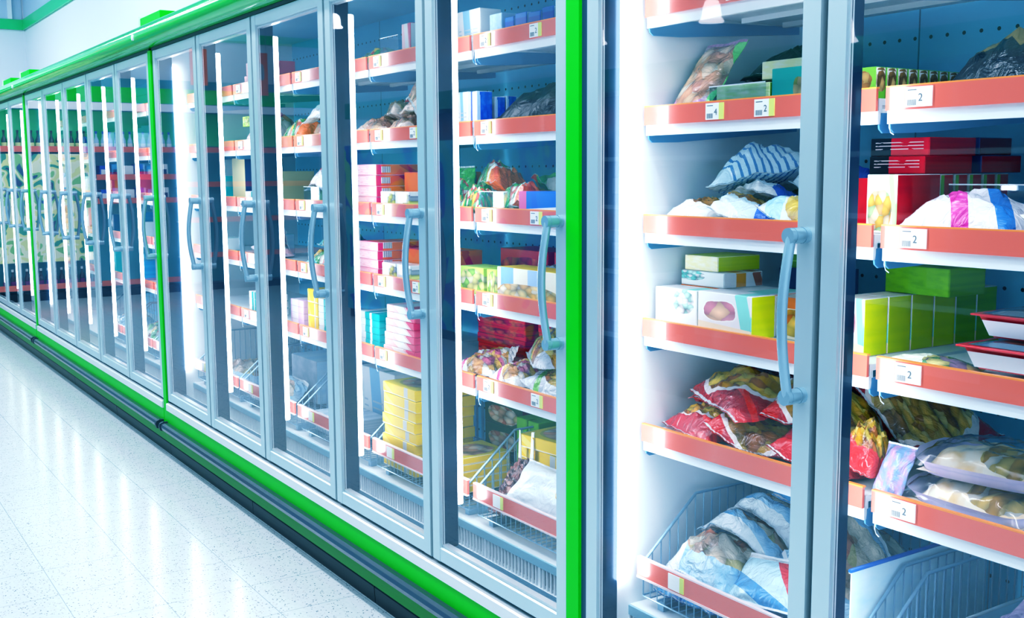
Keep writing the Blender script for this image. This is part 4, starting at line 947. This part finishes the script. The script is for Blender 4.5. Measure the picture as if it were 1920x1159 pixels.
# ================================================================== the doors beyond the second green post
far = [(-6, 'first'), (-7, 'second'), (-8, 'third'), (-9, 'fourth'), (-10, 'fifth')]
kinds = [('sky blue tub carton', c_sky), ('navy carton', c_navy), ('pale blue carton', c_palebl), ('teal striped carton', c_tealb), ('pink and white carton', c_pinkw), ('deep blue carton', c_deepb), ('white carton', c_white), ('orange sided carton', c_orpk)]
for q, (b, nm) in enumerate(far):
    x = bay_x(b)
    for lv, ln in ((2, 'second'), (3, 'third'), (4, 'fourth'), (5, 'fifth')):
        for s in range(2):
            kn, mt = kinds[(q * 3 + lv * 2 + s * 3) % 8]
            if b in (-6, -7) and lv in (3, 4, 5) and s == 0: kn, mt = kinds[0 if lv != 5 else 5]
            carton('food_carton', '%s, %s on the %s shelf of the %s door past the post' % (kn, ('left' if not s else 'right'), ln, nm), b, lv, x + .03 + .2 * s, x + .2 + .2 * s, .225, .40, .10 + .03 * ((q + lv + s) % 3), mt, mt, group='cartons past the second post')
    if q < 3:
        basket('wire basket in the %s door past the post' % nm, b)
        bag('frozen_bag', '%s bag in the basket of the %s door past the post' % (['blue pizza', 'green', 'silver'][q], nm), b, 0, x + .3, .36, .4, .3, .14, (p_pizzab, p_greenbag, p_pizza)[q], 5, seed=150 + q)

# ================================================================== on top of the canopy
for k, (x, lb) in enumerate(((-4.52, 'green boxed topper with white end on the canopy above the second green post'), (-8.62, 'green boxed topper on the canopy farther along the row'), (-9.60, 'green boxed topper farthest away at the end of the canopy'))):
    t = thing('canopy_topper', lb, 'sign', (x, .1, Z0 + 2.1255), 0, 'green toppers on the canopy')
    bm = B(); bx(bm, 0, .42, 0, .12, 0, .105); ob('green_box', bm, m_green, t, bevel=.003)
    bm = B(); bx(bm, -.006, -.001, -.01, .13, 0, .115); bx(bm, -.0075, -.006, .05, .075, .03, .085, 1); ob('white_end_plate', bm, [m_white, c_navy], t)

# ================================================================== far end of the aisle: drinks shelf and leaf print, mirrored in the doors
def leaf_mat(name, cols, scale):
    m, nt, b = nodes(name); N = nt.nodes; Lk = nt.links
    tc = N.new('ShaderNodeTexCoord'); mp = N.new('ShaderNodeMapping'); mp.inputs['Scale'].default_value = scale; mp.inputs['Rotation'].default_value = (.5, .3, .6); Lk.new(tc.outputs['Object'], mp.inputs[0])
    nz = N.new('ShaderNodeTexNoise'); nz.inputs['Scale'].default_value = 1; nz.inputs['Detail'].default_value = 1.2; nz.inputs['Distortion'].default_value = 1.1; Lk.new(mp.outputs[0], nz.inputs[0])
    r = math_n(nt, 'MULTIPLY', math_n(nt, 'SUBTRACT', nz.outputs[0], .25), 2.0)
    Lk.new(ramp_n(nt, r, cols), b.inputs['Base Color']); b.inputs['Roughness'].default_value = .4
    MC[name] = m; return m
ZE = Z0
fx = -13.0
unit = thing('drinks_shelf', 'tall drinks shelf with a green header across the end of the aisle', 'shelf unit', (fx, 0, 0))
def upart(n, y0, y1, z0, z1, x0, x1, m):
    bm = B(); bx(bm, x0, x1, y0, y1, z0, z1); return ob(n, bm, m, unit)
upart('back_board', -5.0, -.40, .02, 2.95, -.30, -.27, M('teal_back_board', (.05, .34, .42), .5))
upart('header_board', -5.0, -.40, ZE + 2.27, ZE + 2.47, -.02, .0, m_green)
upart('white_fascia', -5.0, -.40, ZE + 2.16, ZE + 2.262, -.03, .0, m_white)
upart('green_back_strip', -5.0, -.40, ZE + 1.70, ZE + 2.158, -.26, -.25, m_stripe)
for y0, y1, zs in ((-5.0, -.40, (1.68,)), (-2.75, -1.68, (1.31, .99, -.12)), (-5.0, -2.8, (1.2, .7, .2)), (-1.66, -.4, (-.12,))):
    for z in zs:
        sh = upart('shelf_board', y0, y1, ZE + z - .075, ZE + z - .055, -.27, -.01, m_white)
        bm = B(); bx(bm, -.01, -.002, y0, y1, ZE + z - .075, ZE + z); ob('price_strip', bm, m_strip, sh)
upart('plinth', -5.0, -.40, .0, .1, -.27, -.02, m_kick)
bm = B(); bx(bm, -.03, -.012, -1.66, -.4, ZE + .17, ZE + 1.58)
tag(ob('leaf_print_panel', bm, leaf_mat('banana_leaf_print', [(.02, .06, .16), (.05, .35, .22), (.82, .86, .35), (.90, .92, .62), (.30, .62, .20), (.02, .10, .22)], (1, 3.2, 3.4)), loc=(fx + .0, 0, 0)), 'big yellow, green and navy leaf print under the bottle shelf', 'panel')
BOT = [(.033, 0), (.034, .10), (.033, .135), (.014, .185), (.012, .235), (.014, .238), (.014, .25)]
def bottle(y, z, glass, lab, cap, label, grp):
    bm = B(); lathe(bm, BOT, 12); o = ob('bottle', bm, glass, loc=(fx - .09, y, z), recalc=True); tag(o, label, 'bottle', grp)
    bm = B(); lathe(bm, [(.0346, .03), (.0346, .10)], 12); ob('paper_label', bm, lab, o)
    bm = B(); lathe(bm, [(.0155, .226), (.0155, .258)], 10); ob('cap', bm, cap, o)
    return o
bd = bottle(-.50, ZE + 1.626, M('dark_green_bottle_glass', (.01, .06, .05), .1, coat=1), M('yellow_green_label', (.75, .85, .35), .4), m_dark, 'dark green bottle with a yellow-green label, first from the freezers on the top shelf', 'dark bottles on the top shelf')
ORD = 'first second third fourth fifth sixth seventh eighth ninth tenth eleventh twelfth thirteenth fourteenth fifteenth sixteenth'.split()
def cp(o, y, z, label, grp=None):
    c = o.copy(); COL.objects.link(c); c.location.y = y; c.location.z = z; c['label'] = label
    if grp: c['group'] = grp
    for ch in o.children:
        d = ch.copy(); COL.objects.link(d); d.parent = c
    return c
for k in range(1, 15):
    cp(bd, -.50 - .082 * k, ZE + 1.626, 'dark green bottle with a yellow-green label, %s from the freezers on the top shelf' % ORD[k])
bc = bottle(-1.72, ZE + 1.626, M('pale_blue_bottle', (.45, .70, .90), .1, coat=1), m_white, M('blue_cap', (.02, .12, .6), .4), 'pale blue bottle with a white label, first in the clear row on the top shelf', 'pale blue bottles on the top shelf')
for k in range(1, 12):
    cp(bc, -1.72 - .088 * k, ZE + 1.626, 'pale blue bottle with a white label, %s in the clear row on the top shelf' % ORD[k])
br = bottle(-.50, ZE - .174, M('dark_cola_bottle', (.03, .01, .03), .12, coat=1), M('plum_label', (.25, .02, .18), .4), m_white, 'dark bottle with a plum label, first on the low orange shelf', 'dark bottles on the low shelf')
for k in range(1, 14):
    cp(br, -.50 - .086 * k, ZE - .174, 'dark bottle with a plum label, %s on the low orange shelf' % ORD[k])
for z, zn in ((1.31, 'upper'), (.99, 'lower')):
    for k in range(6):
        y = -1.80 - .155 * k; mt = (c_deepb, c_sky, c_white)[k % 3]
        bm = B(); bx(bm, -.24, -.04, y - .065, y + .065, 0, .17 + .02 * (k % 2)); o = ob('drink_carton', bm, mt, loc=(fx, 0, ZE + z - .054), bevel=.003)
        bm = B(); bx(bm, -.04, -.0385, y - .05, y + .05, .05, .12); ob('front_label', bm, (m_white, c_navy)[k % 2], o)
        tag(o, '%s blue or white drink pack from the leaf print on the %s middle shelf' % (ORD[k], zn), 'drink pack', 'drink packs on the middle shelves')
for k, (y, z, w, h) in enumerate(((-2.1, 2.98, .45, .32), (-3.1, 2.78, .24, .5), (-4.0, 2.72, .2, .6))):
    t = thing('hanging_sign', ['wide', 'narrow', 'tall'][k] + ' orange sign with white patch hung above the drinks shelf', 'sign', (fx + .06, y, ZE + z), 0, 'orange hanging signs')
    bm = B(); bx(bm, -.006, .006, -w / 2, w / 2, -h / 2, h / 2, 0); ob('sign_board', bm, P('orange_sign_board', (.85, .16, .03), [(.95, .92, .9)], (.5, .55, .24, .2), ax='yz', scale=(1, 1), rough=.4), t)
    bm = B()
    for s in (-1, 1): tube(bm, [(0, s * w * .4, h / 2), (0, s * w * .4, ZC - ZE - z)], .003, 5)
    ob('wire', bm, m_wire, t)

# shelving on the other side of the aisle, seen only as reflections
gon = thing('aisle_shelving', 'dark blue shelving opposite the freezers with a leaf pattern end', 'shelf unit', (0, -3.55, 0))
def gpart(n, x0, x1, z0, z1, y0, y1, m):
    bm = B(); bx(bm, x0, x1, y0, y1, z0, z1); return ob(n, bm, m, gon)
gpart('back_board', -9.2, 4.0, .02, 2.25, -.42, -.38, M('deep_blue_back_board', (.012, .05, .16), .5))
gpart('leaf_pattern_board', -9.2, -4.6, .1, 1.95, -.03, .0, leaf_mat('teal_leaf_pattern', [(.0, .06, .50), (.01, .10, .60), (.03, .50, .62), (.10, .58, .55), (.0, .07, .50), (.25, .62, .25)], (1.5, 1.5, 1.2)))
gpart('header', -9.2, 4.0, 2.25, 2.42, -.42, -.02, M('muted_green_header', (.03, .28, .18), .4))
for z in (.35, .85, 1.35, 1.72): gpart('shelf_board', -4.55, 4.0, z, z + .03, -.38, -.01, M('shelf_blue_grey', (.45, .55, .62), .4))
gpart('plinth', -9.2, 4.0, 0, .12, -.42, -.03, m_kick)
shop = [M('muted_%d' % k, c, .4) for k, c in enumerate(((.02, .10, .08), (.05, .12, .20), (.03, .22, .10), (.10, .12, .14), (.02, .05, .15)))]
n_ = 0
for z, zn in ((.38, 'lowest'), (.88, 'second'), (1.38, 'third')):
    for k in range(9):
        x = -4.2 + k * .95; hh = (.30, .26, .33)[(k + n_) % 3]; n_ += 1
        bm = B(); bx(bm, -.3, .3, -.30, -.05, 0, hh); o = ob('stock_box', bm, shop[(k * 2 + n_) % 5], loc=(x, -3.55, z + .0006), bevel=.004)
        bm = B(); bx(bm, -.18, .18, -.05, -.048, hh * .3, hh * .7); ob('front_label', bm, M('dull_label', (.25, .32, .36), .4), o)
        tag(o, 'dark stock box, %s along the %s shelf opposite the freezers' % (ORD[k], zn), 'box', 'stock boxes opposite the freezers')

# pendant lamps over the aisle
m_shade = M('glowing_bell_shade', (.95, .97, 1), .3, emit=9)
for k, (x, y, z, lb) in enumerate(((-9.14, -3.45, 2.99, 'farthest along the aisle'), (-4.40, -3.45, 2.34, 'mirrored right of the green post'), (-3.15, -3.45, 2.36, 'mirrored above the pastry pouch'), (-2.05, -3.45, 2.12, 'mirrored beside the middle door gap'))):
    t = thing('pendant_lamp', 'white bell-shaped pendant lamp, the one ' + lb, 'lamp', (x, y, ZE + z - .08), 0, 'bell pendant lamps')
    bm = B(); lathe(bm, [(.086, 0), (.082, .012), (.066, .03), (.058, .10), (.046, .135), (.02, .155)], 18); ob('bell_shade', bm, m_shade, t)
    bm = B(); tube(bm, [(0, 0, .15), (0, 0, ZC - (ZE + z - .08))], .004, 6); ob('cord', bm, m_dark, t)

# ================================================================== light
def area(name, loc, sx, sy, e, col, rot=(0, 0, 0)):
    l = D.lights.new(name, 'AREA'); l.shape = 'RECTANGLE'; l.size = sx; l.size_y = sy; l.energy = e; l.color = col
    o = D.objects.new(name, l); COL.objects.link(o); o.location = loc; o.rotation_euler = rot; return o
for k, x in enumerate((-11, -7, -3, 1, 4.4)):
    area('ceiling_tube_light', (x, -1.15, ZC - .15), 3.2, .18, 80, (.90, .97, 1))
    area('ceiling_panel_light', (x, -2.5, ZC - .15), 3.2, 1.0, 54, (.88, .96, 1))
w = D.worlds.new('world'); SC.world = w; w.use_nodes = True
w.node_tree.nodes['Background'].inputs[0].default_value = (.5, .72, 1, 1); w.node_tree.nodes['Background'].inputs[1].default_value = .15

# ================================================================== camera and picture settings
yaw, pit, rol = -.98980, .12450, -.0066
f = Vector((math.sin(yaw) * math.cos(pit), math.cos(yaw) * math.cos(pit), -math.sin(pit)))
r0 = Vector((math.cos(yaw), -math.sin(yaw), 0)); u0 = r0.cross(f)
r1 = r0 * math.cos(rol) + u0 * math.sin(rol); u1 = u0 * math.cos(rol) - r0 * math.sin(rol)
cam = D.cameras.new('camera'); cam.sensor_width = 36; cam.lens = 36 * 2041.0138 / 1920; cam.clip_start = .02
co = D.objects.new('camera', cam); COL.objects.link(co)
co.matrix_world = Matrix(((r1.x, u1.x, -f.x, 2.3155), (r1.y, u1.y, -f.y, -1.725), (r1.z, u1.z, -f.z, 1.2954 + Z0), (0, 0, 0, 1)))
SC.camera = co
SC.cycles.use_denoising = True; SC.cycles.max_bounces = 6; SC.cycles.glossy_bounces = 3; SC.cycles.diffuse_bounces = 3; SC.cycles.transparent_max_bounces = 12
SC.cycles.sample_clamp_indirect = 6; SC.cycles.caustics_reflective = False; SC.cycles.caustics_refractive = False
vs = SC.view_settings; vs.view_transform = 'Standard'; vs.look = 'None'; vs.exposure = 0; vs.gamma = 1
vs.use_curve_mapping = True; cm = vs.curve_mapping
def curve(i, pts):
    c = cm.curves[i]
    while len(c.points) > 2: c.points.remove(c.points[1])
    c.points[0].location = pts[0]; c.points[-1].location = pts[-1]
    for q in pts[1:-1]: c.points.new(*q)
curve(0, [(0, 0), (.10, .05), (.30, .27), (.6, .68), (1, 1)])
curve(1, [(0, 0), (.10, .095), (.30, .32), (.6, .66), (1, 1)])
curve(2, [(0, .0), (.10, .13), (.30, .40), (.6, .73), (1, 1)])
cm.update()
